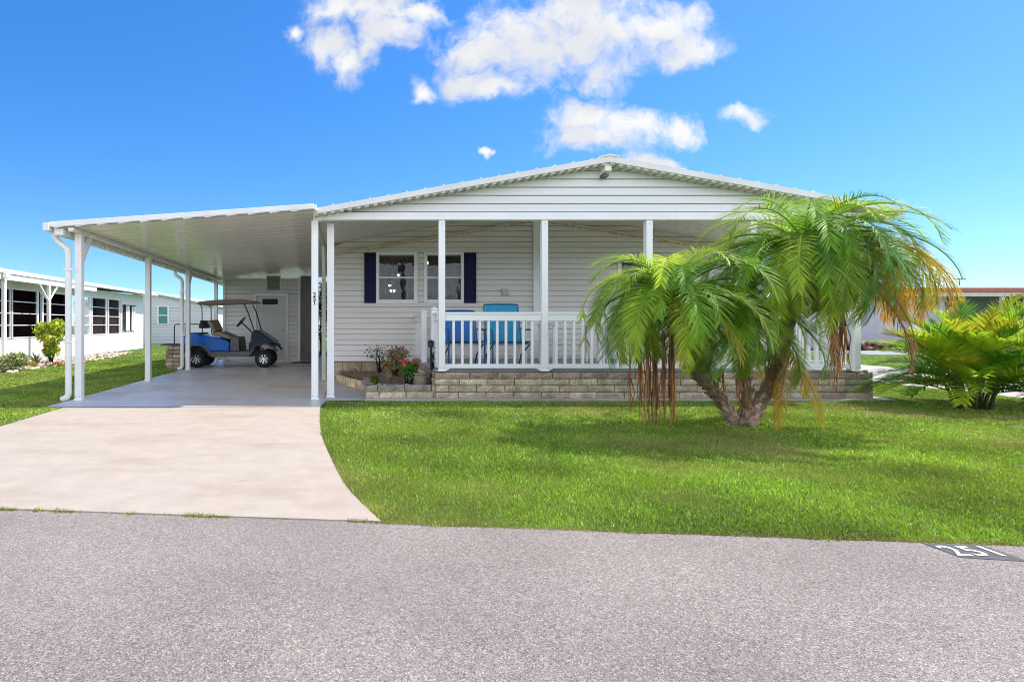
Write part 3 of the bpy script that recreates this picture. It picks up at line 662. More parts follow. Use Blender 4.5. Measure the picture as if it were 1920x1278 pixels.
# railing
rail = empty('porch_railing', (PX[0], YF, DZ), 'white vinyl porch railing with square balusters on top of stone base', 'railing')
RT0, RT1 = at(0, 600, YF).z, at(0, 585, YF).z; RB0, RB1 = at(0, 690, YF).z, at(0, 682, YF).z
def rail_panel(a, b, y0, y1, zoff=0, n=None):
    """a,b: (x,y) ends"""
    A = Vector((a[0], a[1], 0)); B = Vector((b[0], b[1], 0)); L_ = (B-A).length; t = (B-A).normalized()
    alongx = abs(t.x) > .5; w = .03
    def bx(p, q, hw, z0, z1):
        mb = MB()
        if alongx: mb.box(min(p.x, q.x), max(p.x, q.x), p.y-hw, p.y+hw, z0, z1)
        else: mb.box(p.x-hw, p.x+hw, min(p.y, q.y), max(p.y, q.y), z0, z1)
        return mb
    bx(A, B, .042, RT1-.035, RT1).build('top_rail', M['white'], rail, bevel=.008)
    bx(A+t*.002, B-t*.002, .026, RT0-.01, RT1-.036).build('top_rail_web', M['white'], rail, bevel=.003)
    bx(A, B, .028, RB0, RB1).build('bottom_rail', M['white'], rail, bevel=.005)
    n = n or max(1, round(L_/.134)-1)
    for i in range(n):
        p = A + t*(L_*(i+1)/(n+1)); m_ = MB(); h = .0185
        m_.box(p.x-h, p.x+h, p.y-h, p.y+h, RB1+.001, RT0-.011); m_.build('baluster', M['white'], rail, bevel=.004)
    for p, s in ((A, 1), (B, -1)):
        m_ = MB(); q = p + t*s*.085
        if alongx: m_.prism([(p.x, RB0-.045), (p.x, RB0-.001), (q.x, RB0-.001)], p.y-.026, p.y+.026, 'y'); m_.build('bracket', M['white'], rail)
hw = .05
for i in range(4): rail_panel((PX[i]+hw, YF), (PX[i+1]-hw, YF), 0, 0)
rail_panel((PX[4], YF+hw), (PX[4], YW-.1), 0, 0)
def newel(x, y, top, w=.1):
    mb = MB(); mb.box(x-w/2, x+w/2, y-w/2, y+w/2, DZ+.001, top); o = mb.build('newel_post', M['white'], rail, bevel=.005)
    c = MB(); e = w/2+.012; c.box(x-e, x+e, y-e, y+e, top+.001, top+.022)
    c.add([(x-e+.006, y-e+.006, top+.0225), (x+e-.006, y-e+.006, top+.0225), (x+e-.006, y+e-.006, top+.0225), (x-e+.006, y+e-.006, top+.0225), (x, y, top+.06)], [(0,1,4),(1,2,4),(2,3,4),(3,0,4)])
    c.build('post_cap', M['white'], o); return o
XN = 1.405
newel(XN, 9.05, 1.42); newel(XN, 10.3, 1.42)
rail_panel((PX[0]-.03, YF+.05), (PX[0]-.03, 9.0), 0, 0, n=3); rail_panel((XN, 10.35), (XN, YW-.03), 0, 0, n=8)

# planter wall, soil
pw = empty('planter_wall', (.25, YF, 0), 'low curved stone block wall enclosing the flower bed beside the porch steps', 'planter wall')
mb = MB(); tl = lambda r: ((.68*random.uniform(.8,1.1),)*1 + (.6*random.uniform(.9,1.05), .58)) if r == 1 else tuple(np.array((.98, .88, .76))*random.uniform(.75, 1.1))
course_wall(mb, (.26, YF), (PB0-.005, YF), .032, 2, .105, .42, tintf=tl); course_wall(mb, (.26, 9.7), (.26, YF+.004), .032, 2, .105, .3, tintf=tl)
mb.build('front_blocks', M['stone'], pw)
mb = MB(); crv = [(-.27, 11.45), (-.24, 11.0), (-.14, 10.6), (.0, 10.25), (.13, 9.95), (.255, 9.705)]
tl2 = lambda r: tuple(np.array((1.3, 1.1, .86))*random.uniform(.75, 1.15))
for a, b in zip(crv[:-1], crv[1:]): course_wall(mb, a, b, .016, 1, .15, .15, tintf=tl2)
mb.build('curved_blocks', M['stone'], pw)
sheet('flower_bed_soil', [(-.2, 11.55), (-.17, 11.05), (-.07, 10.68), (.07, 10.33), (.2, 10.02), (.33, 9.7), (.36, YF+.1), (PB0-.01, YF+.1), (PB0-.01, 11.55)], .185, M['mulch'])

# ------------------------------------------------------------------ carport
CXL, CXR, CYB = -4.43, -.5, 19.3
def cp_top(x): return 2.965 + (x-CXR) * (.27/3.93)
car = empty('carport', (-4.15, 8.4, 0), 'white flat roofed aluminium carport beside the house with square posts', 'carport')
roofc = MB(); n = 14
YC0 = 8.12
roofc.hexa([(CXL,YC0,cp_top(CXL)-.075),(CXR,YC0,cp_top(CXR)-.075),(CXR,CYB,cp_top(CXR)-.075),(CXL,CYB,cp_top(CXL)-.075),(CXL,YC0,cp_top(CXL)),(CXR,YC0,cp_top(CXR)),(CXR,CYB,cp_top(CXR)),(CXL,CYB,cp_top(CXL))])
rf = roofc.build('roof', M['roof'], car)
mb = MB(); nt_ = int((CYB-YC0)/.305)
for k in range(nt_):      # pan joints run across the slope
    y = YC0+.15+k*.305
    mb.hexa([(CXL+.005,y,cp_top(CXL)+.001),(CXR,y,cp_top(CXR)+.001),(CXR,y+.03,cp_top(CXR)+.001),(CXL+.005,y+.03,cp_top(CXL)+.001),(CXL+.005,y,cp_top(CXL)+.03),(CXR,y,cp_top(CXR)+.03),(CXR,y+.03,cp_top(CXR)+.03),(CXL+.005,y+.03,cp_top(CXL)+.03)])
mb.build('roof_ribs', M['roof'], rf)
mb = MB(); zc = lambda x: cp_top(x)-.080
mb.add([(CXL+.02, YC0+.02, zc(CXL)), (CXR+.02, YC0+.02, zc(CXR)), (CXR+.02, CYB, zc(CXR)), (CXL+.02, CYB, zc(CXL))], [(0,1,2,3)])
for k in range(int((CYB-YC0)/.305)):
    y = YC0+.18+k*.305; mb.hexa([(CXL+.02,y,zc(CXL)-.004),(CXR,y,zc(CXR)-.004),(CXR,y+.014,zc(CXR)-.004),(CXL+.02,y+.014,zc(CXL)-.004),(CXL+.02,y,zc(CXL)-.001),(CXR,y,zc(CXR)-.001),(CXR,y+.014,zc(CXR)-.001),(CXL+.02,y+.014,zc(CXL)-.001)])
mb.build('ceiling', M['ceil'], car)
mb = MB()
for k in range(int((CYB-YC0)/.15)):     # pan ends along the low eave
    y = YC0+.03+k*.15; mb.box(CXL+.021, CXL+.16, y, y+.085, zc(CXL)-.10, zc(CXL)-.002)
mb.build('eave_ribbing', M['whitemetal'], car)
mb = MB(); mb.hexa([(CXL-.01,YC0-.03,cp_top(CXL)-.07),(CXR-.03,YC0-.03,cp_top(CXR)-.07),(CXR-.03,YC0-.002,cp_top(CXR)-.07),(CXL-.01,YC0-.002,cp_top(CXL)-.07),(CXL-.01,YC0-.03,cp_top(CXL)+.006),(CXR-.03,YC0-.03,cp_top(CXR)+.006),(CXR-.03,YC0-.002,cp_top(CXR)+.006),(CXL-.01,YC0-.002,cp_top(CXL)+.006)])
mb.build('fascia', M['whitemetal'], car, bevel=.004)
mb = MB(); lo_ = []
for k in range(12):
    for q_, d_ in ((0, .092), (.5, .074)): x_ = CXL+.05+(k+q_)*.32; lo_.append((x_, cp_top(x_)-d_)); lo_.append((x_+.155 if q_ else x_+.15, cp_top(x_+.15)-d_+(.014 if not q_ else 0)))
mb.prism(lo_+[(lo_[-1][0], cp_top(lo_[-1][0])-.071), (lo_[0][0], cp_top(lo_[0][0])-.071)], YC0-.028, YC0-.004)
mb.build('fascia_trim', M['roof'], car)
zb = cp_top(-4.15)-.083
mb = MB(); mb.box(-4.19, -4.11, YC0+.02, CYB-.1, zb-.06, zb-.003); mb.build('side_beam', M['ceil'], car)
mb = MB()   # gutter: open trough with an end cap, low side
gz = cp_top(CXL)
mb.box(CXL-.095, CXL-.088, YC0-.05, CYB, gz-.125, gz-.02); mb.box(CXL-.088, CXL-.012, YC0-.05, CYB, gz-.125, gz-.118); mb.box(CXL-.018, CXL-.012, YC0-.05, CYB, gz-.117, gz-.01)
mb.box(CXL-.098, CXL-.009, YC0-.058, YC0-.0505, gz-.127, gz-.008); mb.build('gutter', M['whitemetal'], car)
pys = [8.4, 11.27, 14.05, 17.0]
for y in pys: post(car, -4.15, y, .016, zb-.061, .105, m='whitemetal')
def brace(x, y, dy, zt_, Ln=.34, dx=0):
    mb = MB(); mb.bar((x, y, zt_-Ln-.1), (x+dx*Ln*.8, y+dy*Ln*.8, zt_-.02), .055, .055, (1,0,0) if dy else (0,1,0)); return mb.build('brace', M['whitemetal'], car, bevel=.003)
brace(-4.15, 8.46, 1, zb-.06); brace(-4.15, 14.1, 1, zb-.06)
ax_ = at(590, 0, 8.42).x
pa = post(car, ax_, 8.5, .016, 2.79, .105, m='white')
pc = post(car, at(607, 0, 11.6).x, 11.62, .016, 2.86, .085, m='cream'); brace(at(607, 0, 11.6).x, 11.56, -1, 2.84, .42)
mb = MB(); mb.box(ax_-.03, ax_+.03, 8.56, CYB-.1, 2.79, 2.865); mb.build('house_beam', M['cream'], car)
for i, d_ in enumerate('251'):
    text_mesh('house_number', d_, .095, M['dark'], pa, (ax_-.004, 8.5-.105/2-.003, at(0, 553+i*7.4, 8.45).z), (R(90), 0, 0), .0015, .0015)
def downspout(y, xg):
    z = gz-.127; x0, x1 = CXL-.05, -4.285
    pts = [(x0, y, z+.01), (x0, y, z-.05), (x0+.012, y, z-.09), (x0+.04, y, z-.13), (x1-.05, y, z-.21), (x1-.012, y, z-.25), (x1, y, z-.35), (x1, y, .25), (x1, y, .12), (x1-.02, y, .07), (x1-.10, y, .035)]
    mb = MB(); mb.tube(pts, [.047]*len(pts), 10); o = mb.build('downspout', M['whitemetal'], car, smooth=40)
    for zz in (.9, 2.0): s = MB(); s.box(x1-.055, x1+.09, y-.052, y-.048, zz, zz+.03); s.build('strap', M['whitemetal'], o)
downspout(8.33, 0); downspout(14.0, 0)

# ------------------------------------------------------------------ storage shed
SY = 17.3; SX0, SX1 = -3.97, -1.62
shed = empty('storage_shed', (-2.8, SY, 0), 'grey sided storage shed at the back of the carport with white door', 'shed')
dx0, dx1 = at(480, 0, SY).x, at(537, 0, SY).x; dz1 = at(0, 553, SY).z; ztop = 2.80
mb = MB(); siding(mb, SY, .03, 2.64, .14, SX0, SX1, [(dx0-.02, dx1+.02, .0, dz1+.03)], groove=.024); siding(mb, SX0, .03, 2.62, .14, SY, SY+1.9, ax='x')
mb.box(SX0+.02, SX0+.06, SY+1.9, SY+1.95, .03, 2.6); mb.build('wall', M['siding'], shed)
mb = MB(); mb.box(SX1+.003, SX1+.07, SY-.03, SY+.05, .02, 2.68); mb.box(SX0-.03, SX0+.05, SY-.03, SY-.016, .02, 2.62); mb.build('corner_trim', M['white'], shed, bevel=.003)
mb = MB(); mb.box(SX1+.073, -1.15, SY+.02, SY+.06, .02, 2.72); mb.build('screen_panel', M['greypanel'], shed)
mb = MB(); mb.box(-1.145, -1.10, SY-.01, SY+.06, .02, 2.72); mb.build('panel_trim', M['wood'], shed)
mb = MB(); mb.box(dx0-.05, dx0, SY-.03, SY+.04, .02, dz1+.05); mb.box(dx1, dx1+.05, SY-.03, SY+.04, .02, dz1+.05); mb.box(dx0, dx1, SY-.031, SY+.04, dz1, dz1+.05); mb.build('door_frame', M['white'], shed, bevel=.004)
mb = MB(); mb.box(dx0+.004, dx1-.004, SY-.005, SY+.035, .03, dz1-.004); dr = mb.build('door', M['door'], shed, bevel=.003)
w0, w1 = at(492, 571, SY), at(521, 560, SY); mb = MB(); mb.box(w0.x-.02, w1.x+.02, SY-.015, SY-.006, w0.z-.02, w1.z+.02); dw = mb.build('window_frame', M['white'], dr)
mb = MB(); mb.box(w0.x, w1.x, SY-.019, SY-.0155, w0.z, w1.z); mb.build('pane', M['dark'], dw)
h = at(531, 619, SY); mb = MB(); mb.lathe((h.x, SY-.005, h.z), [(0,-.07), (.028,-.068), (.032,-.05), (.018,-.035), (.014,-.01), (.034,-.006), (.034,0)], 14, 'y'); mb.lathe((h.x, SY-.005, h.z+.12), [(0,-.02),(.028,-.018),(.03,0)], 12, 'y'); mb.build('handle', M['nickel'], dr, smooth=40)
v0, v1 = at(501, 544, SY), at(525, 518, SY); mb = MB(); mb.box(v0.x-.03, v0.x, SY-.04, SY-.015, v0.z, v1.z); mb.box(v1.x, v1.x+.03, SY-.04, SY-.015, v0.z, v1.z); mb.box(v0.x-.03, v1.x+.03, SY-.041, SY-.015, v1.z, v1.z+.03); mb.box(v0.x-.03, v1.x+.03, SY-.041, SY-.015, v0.z-.03, v0.z)
vv = mb.build('vent', M['white'], shed); mb = MB()
for k in range(7):
    z = v0.z+(v1.z-v0.z)*(k+.25)/7; mb.box(v0.x, v1.x, SY-.045, SY-.0185, z, z+.028)
mb.build('louvre', M['cream'], vv); mb = MB(); mb.box(v0.x, v1.x, SY-.0175, SY-.0155, v0.z, v1.z); mb.build('vent_backing', M['dark'], vv)
mb = MB(); mb.box(-1.75, -1.02, SY-.9, SY-.3, .017, .03); tag(mb.build('door_mat', M['blackpl']), 'dark door mat on the carport floor by the shed', 'door mat')

# ------------------------------------------------------------------ golf cart
YCART = 14.75; SC = .0146/7.518
def cx(v): return (v/7.518+320-CX)/FX*15.0
def cz(v): return max(0, (1125-v)*SC + .016)
cart = empty('golf_cart', (cx(860), YCART+.55, .016), 'blue golf cart with tan seats and brown canopy parked under the carport', 'golf cart')
Y0, Y1 = YCART+.03, YCART+1.13; YM = (Y0+Y1)/2
def cpoly(pts): return [(cx(a), cz(b)) for a, b in pts]
def arch(cxv, czv, r, a0, a1, n=9): return [(cxv+r*cos(R(a0+(a1-a0)*i/n)), czv-r*sin(R(a0+(a1-a0)*i/n))) for i in range(n+1)]
mb = MB(); body = [(214, 668), (300, 650), (430, 655), (455, 688), (600, 698), (720, 715), (830, 752), (846, 780), (850, 905), (590, 905)] + arch(395, 1010, 190, 35, 140) + [(225, 850), (208, 760)]
mb.prism(cpoly(body), Y0+.02, Y1-.02); mb.build('rear_body', M['blue'], cart, bevel=.045, seg=4, smooth=35)
mb = MB(); lip = arch(395, 1010, 190, 20, 150, 12); out_ = arch(395, 1010, 215, 20, 150, 12)
for (ya, yb) in ((Y0-.03, Y0+.018), (Y1-.018, Y1+.03)):
    mb = MB(); mb.prism(cpoly(lip + out_[::-1]), ya, yb); mb.build('fender_flare', M['greypl'], cart)
mb = MB(); mb.prism(cpoly([(560, 907), (1115, 900), (1180, 850), (1210, 870), (1130, 965), (600, 985), (560, 950)]), Y0+.0, Y1-.0); mb.build('floor_sill', M['greypl'], cart, bevel=.012)
mb = MB(); mb.box(cx(240), cx(1250), Y0+.25, Y1-.25, .30, .46); mb.box(cx(235), cx(560), Y0+.22, Y1-.22, .461, .60); mb.build('underbody', M['blackpl'], cart)
mb = MB(); mb.prism(cpoly([(852, 760), (870, 700), (960, 700), (975, 730), (985, 898), (855, 898)]), Y0+.06, Y1-.06); mb.build('seat_box', M['greypl'], cart, bevel=.015)
mb = MB(); mb.prism(cpoly([(600, 640), (700, 625), (850, 690), (870, 715), (850, 735), (700, 695), (600, 680)]), Y0+.05, Y1-.05); mb.build('seat', M['tan'], cart, bevel=.02, seg=3)
def slab_between(name, p, q, th, m, y0, y1, bev=.02):
    a = Vector((cx(p[0]), 0, cz(p[1]))); b = Vector((cx(q[0]), 0, cz(q[1]))); t = (b-a).normalized(); nn = Vector((-t.z, 0, t.x))*th/2
    mb = MB(); mb.prism([((a+nn).x, (a+nn).z), ((b+nn).x, (b+nn).z), ((b-nn).x, (b-nn).z), ((a-nn).x, (a-nn).z)], y0, y1); return mb.build(name, m, cart, bevel=bev, seg=3)
ym = YM
slab_between('backrest', (560, 470), (640, 630), .11, M['tan'], Y0+.04, ym-.02, .03); slab_between('backrest', (545, 465), (625, 628), .11, M['tan'], ym+.02, Y1-.04, .03)
slab_between('rear_backrest', (455, 470), (430, 580), .09, M['blackpl'], Y0+.08, Y1-.08, .03)
mb = MB(); mb.prism(cpoly([(240, 645), (430, 640), (430, 655), (240, 662)]), Y0+.08, Y1-.08); mb.build('rear_seat', M['blackpl'], cart, bevel=.01)
mb = MB(); cowl = [(1150, 650), (1190, 600), (1240, 622), (1300, 650), (1390, 715), (1470, 775), (1482, 800), (1400, 800), (1290, 795), (1210, 830), (1150, 905), (1118, 905), (1112, 790), (1140, 760)]
mb.prism(cpoly(cowl), Y0+.05, Y1-.05); cw = mb.build('cowl', M['darkblue'], cart, bevel=.05, seg=4, smooth=35)
mb = MB(); fl = arch(1325, 1010, 205, 30, 150, 12); fo = arch(1325, 1010, 232, 30, 150, 12)
for (ya, yb) in ((Y0-.03, Y0+.06), (Y1-.06, Y1+.03)): mb = MB(); mb.prism(cpoly(fl + fo[::-1]), ya, yb); mb.build('fender_flare', M['blackpl'], cart)
for yy in (Y0+.15, Y1-.15):
    mb = MB(); mb.ball((cx(1440), yy, cz(765)), (.05, .07, .028)); mb.build('headlight', M['alu'], cart, smooth=True)
mb = MB(); mb.prism(cpoly([(1400, 802), (1500, 806), (1502, 830), (1420, 850), (1390, 830)]), Y0+.1, Y1-.1); mb.build('bumper', M['blackpl'], cart, bevel=.01)
mb = MB(); mb.tube([(cx(1300), Y0+.2, cz(1000)), (cx(1340), YM, cz(930)), (cx(1300), Y1-.2, cz(1000))], .03, 8); mb.tube([(cx(1300), Y0+.12, cz(850)), (cx(1320), Y0+.1, cz(980))], .028, 8); mb.tube([(cx(395), Y0+.1, cz(1010)), (cx(395), Y1-.1, cz(1010))], .035, 8)
mb.build('suspension', M['alu'], cart, smooth=True)
mb = MB(); mb.prism(cpoly([(400, 225), (440, 205), (700, 182), (1000, 172), (1180, 190), (1220, 210), (1190, 218), (1000, 228), (700, 240), (420, 248)]), Y0-.02, Y1+.02); mb.build('canopy', M['canopy'], cart, bevel=.012, seg=3)
for yy, d in ((Y0+.06, 0), (Y1-.06, 70)):
    mb = MB(); mb.tube([(cx(1050+d*.5), yy, cz(235)), (cx(1100+d*.5), yy, cz(345)), (cx(1192+d*.3), yy, cz(610))], .017, 8); mb.build('front_strut', M['blackpl'], cart, smooth=40)
    mb = MB(); mb.tube([(cx(430), yy, cz(245)), (cx(462), yy, cz(275)), (cx(466), yy, cz(450)), (cx(470), yy, cz(668))], .014, 8); mb.build('rear_strut', M['blackpl'], cart, smooth=40)
    mb = MB(); mb.tube([(cx(78), yy, cz(905)), (cx(78), yy, cz(560)), (cx(90), yy, cz(532)), (cx(115), yy, cz(523)), (cx(430), yy, cz(523))], .016, 8); mb.build('rear_handrail', M['blackpl'], cart, smooth=40)
mb = MB(); mb.box(cx(60), cx(235), Y0+.1, Y1-.1, cz(905), cz(890)); mb.build('footrest', M['blackpl'], cart, bevel=.004)
# steering wheel
sc_ = Vector((cx(985), Y0+.3, cz(490))); axd = Vector((cx(1160)-cx(1030), 0, cz(655)-cz(540))).normalized(); u_ = Vector((0,1,0)); v_ = axd.cross(u_)
mb = MB(); ring = [sc_ + (u_*cos(a)+v_*sin(a))*.17 for a in [2*pi*k/20 for k in range(21)]]; mb.tube(ring, .014, 6, False)
for a in (0, 2.1, 4.2): mb.tube([sc_, sc_+(u_*cos(a)+v_*sin(a))*.17], .012, 5)
mb.ball(sc_, .04); mb.tube([sc_, (cx(1165), Y0+.3, cz(660))], .02, 8); mb.build('steering_wheel', M['blackpl'], cart, smooth=40)
def wheel(xc, y, side):
    r = .228; mb = MB(); c = (xc, y, r+.016); w = .11
    prof = [(.13, -w), (.19, -w-.005), (.215, -w+.01), (r, -w+.035), (r, w-.035), (.215, w-.01), (.19, w+.005), (.13, w)]
    mb.lathe(c, prof, 32, 'y')
    for k in range(26):
        a = 2*pi*k/26
        for s in (-1, 1):
            p = Vector((xc+cos(a)*(r+.002), y+s*.055, c[2]+sin(a)*(r+.002))); q = Vector((xc+cos(a+.09)*(r+.002), y+s*.1, c[2]+sin(a+.09)*(r+.002)))
            mb.bar(p, q, .022, .014, (cos(a), 0, sin(a)))
    t = mb.build('tyre', M['tyre'], cart, smooth=35)
    mb = MB(); mb.lathe(c, [(.0, side*.05), (.12, side*.045), (.132, side*.1), (.137, side*.1), (.137, -side*.1)], 28, 'y'); rb = mb.build('rim', M['blackpl'], t, smooth=35)
    mb = MB()
    for k in range(7):
        a = 2*pi*k/7+.2
        for d in (-.16, .16):
            mb.bar((xc+cos(a)*.03, y+side*.085, c[2]+sin(a)*.03), (xc+cos(a+d)*.128, y+side*.088, c[2]+sin(a+d)*.128), .016, .02, (0,1,0))
    mb.lathe(c, [(.0, side*.1), (.03, side*.098), (.036, side*.08)], 12, 'y'); mb.lathe(c, [(.128, side*.1), (.137, side*.104), (.14, side*.095)], 28, 'y')
    mb.build('spokes', M['alu'], rb)
for xv in (395, 1325):
    wheel(cx(xv), Y0+.09, -1); wheel(cx(xv), Y1-.09, 1)

# stone stack behind the cart
sp_ = Vector((-4.55, 14.35, 0)); st = empty('stone_planter', sp_, 'square stacked stone planter with dark lid behind the golf cart', 'planter')
mb = MB()
for r in range(6):
    mb.mi = 0; w = .2+random.uniform(-.012, .012); ox = random.uniform(-.02, .02)
    for i in (0, 1):
        mb.col = tuple(np.array((1.0, .85, .7))*random.uniform(.5, 1.15)); mb.box(sp_.x-w+ox+i*w, sp_.x-w+ox+(i+1)*w-.01, sp_.y-.2, sp_.y+.2, .02+r*.1, .02+r*.1+.088)
mb.build('stone_stack', M['stone'], st, bevel=.012)
mb = MB(); mb.box(sp_.x-.34, sp_.x+.22, sp_.y-.22, sp_.y+.22, .63, .665); mb.build('lid', M['wood'], st, bevel=.004)

# ------------------------------------------------------------------ porch furniture
def sling_chair(x, y, w, top, fab, met, label):
    """faces the street (-Y); x,y centre of seat"""
    e = empty('patio_chair', (x, y, DZ), label, 'chair'); z = DZ; hw_ = w/2; r = .014
    sh = z+.40
    mb = MB()
    n = 12; pts = []
    for i in range(n+1):
        t = i/n
        if t < .45: pts.append((y-.27+t/.45*.46, sh+.04-.05*sin(t/.45*pi*.6)))
        else: k = (t-.45)/.55; pts.append((y+.19+k*.20, sh-.01+k*(top-sh)))
    for i in range(n):
        (ya, za), (yb, zb_) = pts[i], pts[i+1]
        mb.hexa([(x-hw_+.02, ya, za), (x+hw_-.02, ya, za), (x+hw_-.02, yb, zb_), (x-hw_+.02, yb, zb_), (x-hw_+.02, ya-.006, za+.008), (x+hw_-.02, ya-.006, za+.008), (x+hw_-.02, yb-.006, zb_+.008), (x-hw_+.02, yb-.006, zb_+.008)])
    mb.build('sling', M[fab], e)
    for s in (-1, 1):
        X = x+s*hw_; mb = MB(); mb.tube([(X, a, b) for a, b in pts], r, 6); mb.build('side_frame', M[met], e, smooth=40)
        mb = MB(); mb.tube([(X+s*.02, y-.30, z), (X+s*.02, y-.28, sh+.2), (X+s*.02, y-.22, sh+.235), (X+s*.02, y+.25, sh+.24)], r, 6); mb.build('armrest', M[met], e, smooth=40)
        mb = MB(); mb.tube([(X, y-.26, sh), (X, y+.20, z+.2), (X, y+.34, z)], r, 6); mb.build('leg', M[met], e, smooth=40)
    mb = MB(); mb.tube([(x-hw_, pts[-1][0], top), (x-hw_*.5, pts[-1][0], top+.008), (x+hw_*.5, pts[-1][0], top+.008), (x+hw_, pts[-1][0], top)], r*1.1, 6); mb.tube([(x-hw_, pts[0][0], pts[0][1]), (x+hw_, pts[0][0], pts[0][1])], r, 6); mb.build('cross_bar', M[met], e, smooth=40)
    return e
sling_chair(at(865, 0, 9.5).x, 9.35, .56, at(0, 583, 9.7).z, 'navyfab', 'navymetal', 'dark blue sling patio chair behind the left end of the porch railing')
sling_chair(at(943, 0, 9.5).x, 9.25, .60, at(0, 571, 9.6).z, 'teal', 'tealmetal', 'bright teal sling patio chair, taller backed, right of the dark blue chair')
def white_chair(x, y, face, label):
    e = empty('dining_chair', (x, y, DZ), label, 'chair'); z = DZ
    mb = MB(); mb.box(x-.22, x+.22, y-.22, y+.22, z+.43, z+.46); mb.build('seat', M['white'], e, bevel=.01)
    for sx in (-1, 1):
        for sy in (-1, 1):
            mb = MB(); top = z+.43 if sx*face > 0 else z+.9; mb.box(x+sx*.2-.016, x+sx*.2+.016, y+sy*.2-.016, y+sy*.2+.016, z, top if top > z+.5 else top-.001); mb.build('leg', M['white'], e)
    mb = MB()
    for k in range(4): mb.box(x-face*.2-.010, x-face*.2+.010, y-.18, y+.18, z+.55+k*.1, z+.58+k*.1)
    mb.build('backrest', M['white'], e)
white_chair(at(1000, 0, 10.2).x, 10.2, 1, 'white slat back dining chair left of the porch table')
white_chair(at(1150, 0, 10.3).x, 10.3, -1, 'white slat back dining chair right of the porch table behind the palm')
tb = empty('patio_table', (at(1070, 0, 10.2).x, 10.2, DZ), 'white patio dining table on the porch behind the centre railing', 'table')
tx = tb.location.x; mb = MB(); mb.box(tx-.5, tx+.5, 9.8, 10.6, DZ+.70, DZ+.73); mb.build('table_top', M['whitemetal'], tb, bevel=.008)
for sx in (-1, 1):
    for sy in (-1, 1): mb = MB(); mb.box(tx+sx*.45-.02, tx+sx*.45+.02, 10.2+sy*.35-.02, 10.2+sy*.35+.02, DZ, DZ+.699); mb.build('leg', M['white'], tb)

# ------------------------------------------------------------------ plants
GREENS = [(.22, .43, .035), (.29, .50, .04), (.13, .30, .035), (.40, .56, .045), (.18, .36, .07)]
def jit(c, a=.25):
    k = random.uniform(1-a, 1+a); return (c[0]*k*random.uniform(.9, 1.1), c[1]*k, c[2]*k)
def frond(mb, base, az, el, L_, droop, nl, ll, wd, col, tipcol=None, seg=16, vee=.25, hang=.35, curl=0, clump=0, start=.10):
    base = Vector(base); p = base.copy(); pts = [p.copy()]; tang = []
    for i in range(seg):
        t = i/seg; e = el - droop*(t**1.25); a = az + curl*t
        d = Vector((cos(a)*cos(e), sin(a)*cos(e), sin(e))); tang.append(d); p = p + d*L_/seg; pts.append(p.copy())
    tang.append(tang[-1]); mb.col = (col[0]*1.1, col[1]*.95, col[2]); mb.tube(pts, [.011*(1-.85*i/seg)*(L_/1.3)+.0015 for i in range(seg+1)], 4, False)
    for i in range(nl):
        u = start + (1-start)*(i+.5)/nl; f = u*seg; k = min(int(f), seg-1); q = pts[k].lerp(pts[k+1], f-k); T = tang[k].lerp(tang[k+1], f-k).normalized()
        S = T.cross(Vector((0,0,1)));
        if S.length < .05: S = Vector((1,0,0))
        S.normalize(); U = S.cross(T).normalized()
        prof = (sin(pi*min(1, u*.72+.18))**.7) * (1 if u > .2 else .5+u*2.5)
        ang = R(68 - 42*u)
        for s in (-1, 1):
            l = ll*prof*random.uniform(.82, 1.1); an = ang + random.uniform(-.14, .14); v = vee + random.uniform(-.12, .12) + clump*random.uniform(-.5, .5)
            d = (T*cos(an) + S*s*sin(an) + U*v).normalized(); g = Vector((0,0,-1))
            m1 = q + d*l*.5 + g*l*hang*.12; m2 = m1 + (d + g*hang).normalized()*l*.5 + g*l*hang*.14
            wv = d.cross(U if abs(d.dot(U)) < .9 else T).normalized()*wd*random.uniform(.75, 1.2)
            c = jit(col if not tipcol else tuple(col[j]*(1-u)+tipcol[j]*u for j in range(3))); mb.col = c
            mb.add([q-wv*.35, q+wv*.35, m1-wv*.5, m1+wv*.5, m2], [(0,1,3,2), (2,3,4)])
def trunk_mb(pts, r0, r1, boots=90):
    mb = MB(); P_ = [Vector(p) for p in pts]; fine = []
    n = 26
    for i in range(n+1):      # catmull-rom resample
        f = i/n*(len(P_)-1); k = min(int(f), len(P_)-2); t = f-k
        p0, p1, p2, p3 = P_[max(k-1, 0)], P_[k], P_[k+1], P_[min(k+2, len(P_)-1)]
        fine.append(.5*((2*p1)+(-p0+p2)*t+(2*p0-5*p1+4*p2-p3)*t*t+(-p0+3*p1-3*p2+p3)*t**3))
    mb.col = (.8, .8, .8); mb.tube(fine, [(r0+(r1-r0)*i/n)*random.uniform(.92, 1.1) for i in range(n+1)], 12)
    for b in range(boots):
        f = (b+.5)/boots; i = min(int(f*n), n-1); p = fine[i].lerp(fine[i+1], f*n-i); T = (fine[i+1]-fine[i]).normalized()
        a = b*2.4; X = T.cross(Vector((0,1,0))).normalized(); Yv = T.cross(X); o = X*cos(a)+Yv*sin(a); r = r0+(r1-r0)*f
        w = T.cross(o)*.02*random.uniform(.8, 1.3); k = random.uniform(.5, 1.5); mb.col = (k*1.05, k, k*.93)
        q = p+o*r*.85; e = q+(o*.03+T*.05)*random.uniform(.8, 1.5)
        mb.add([q-w, q+w, e+w*.7, e-w*.7, q-w-T*.03, q+w-T*.03, e+w*.5-T*.012+o*.0, e-w*.5-T*.012], [(0,1,2,3), (4,7,6,5), (0,4,5,1), (1,5,6,2), (2,6,7,3), (3,7,4,0)])
    return mb
PY = 6.46
bs = gnd(1392, 797)
palm = empty('palm_tree', bs, 'multi trunked pygmy date palm with drooping feathery fronds on front lawn', 'palm tree')
def A(px, py, dy=0): return at(px, py, PY+dy)
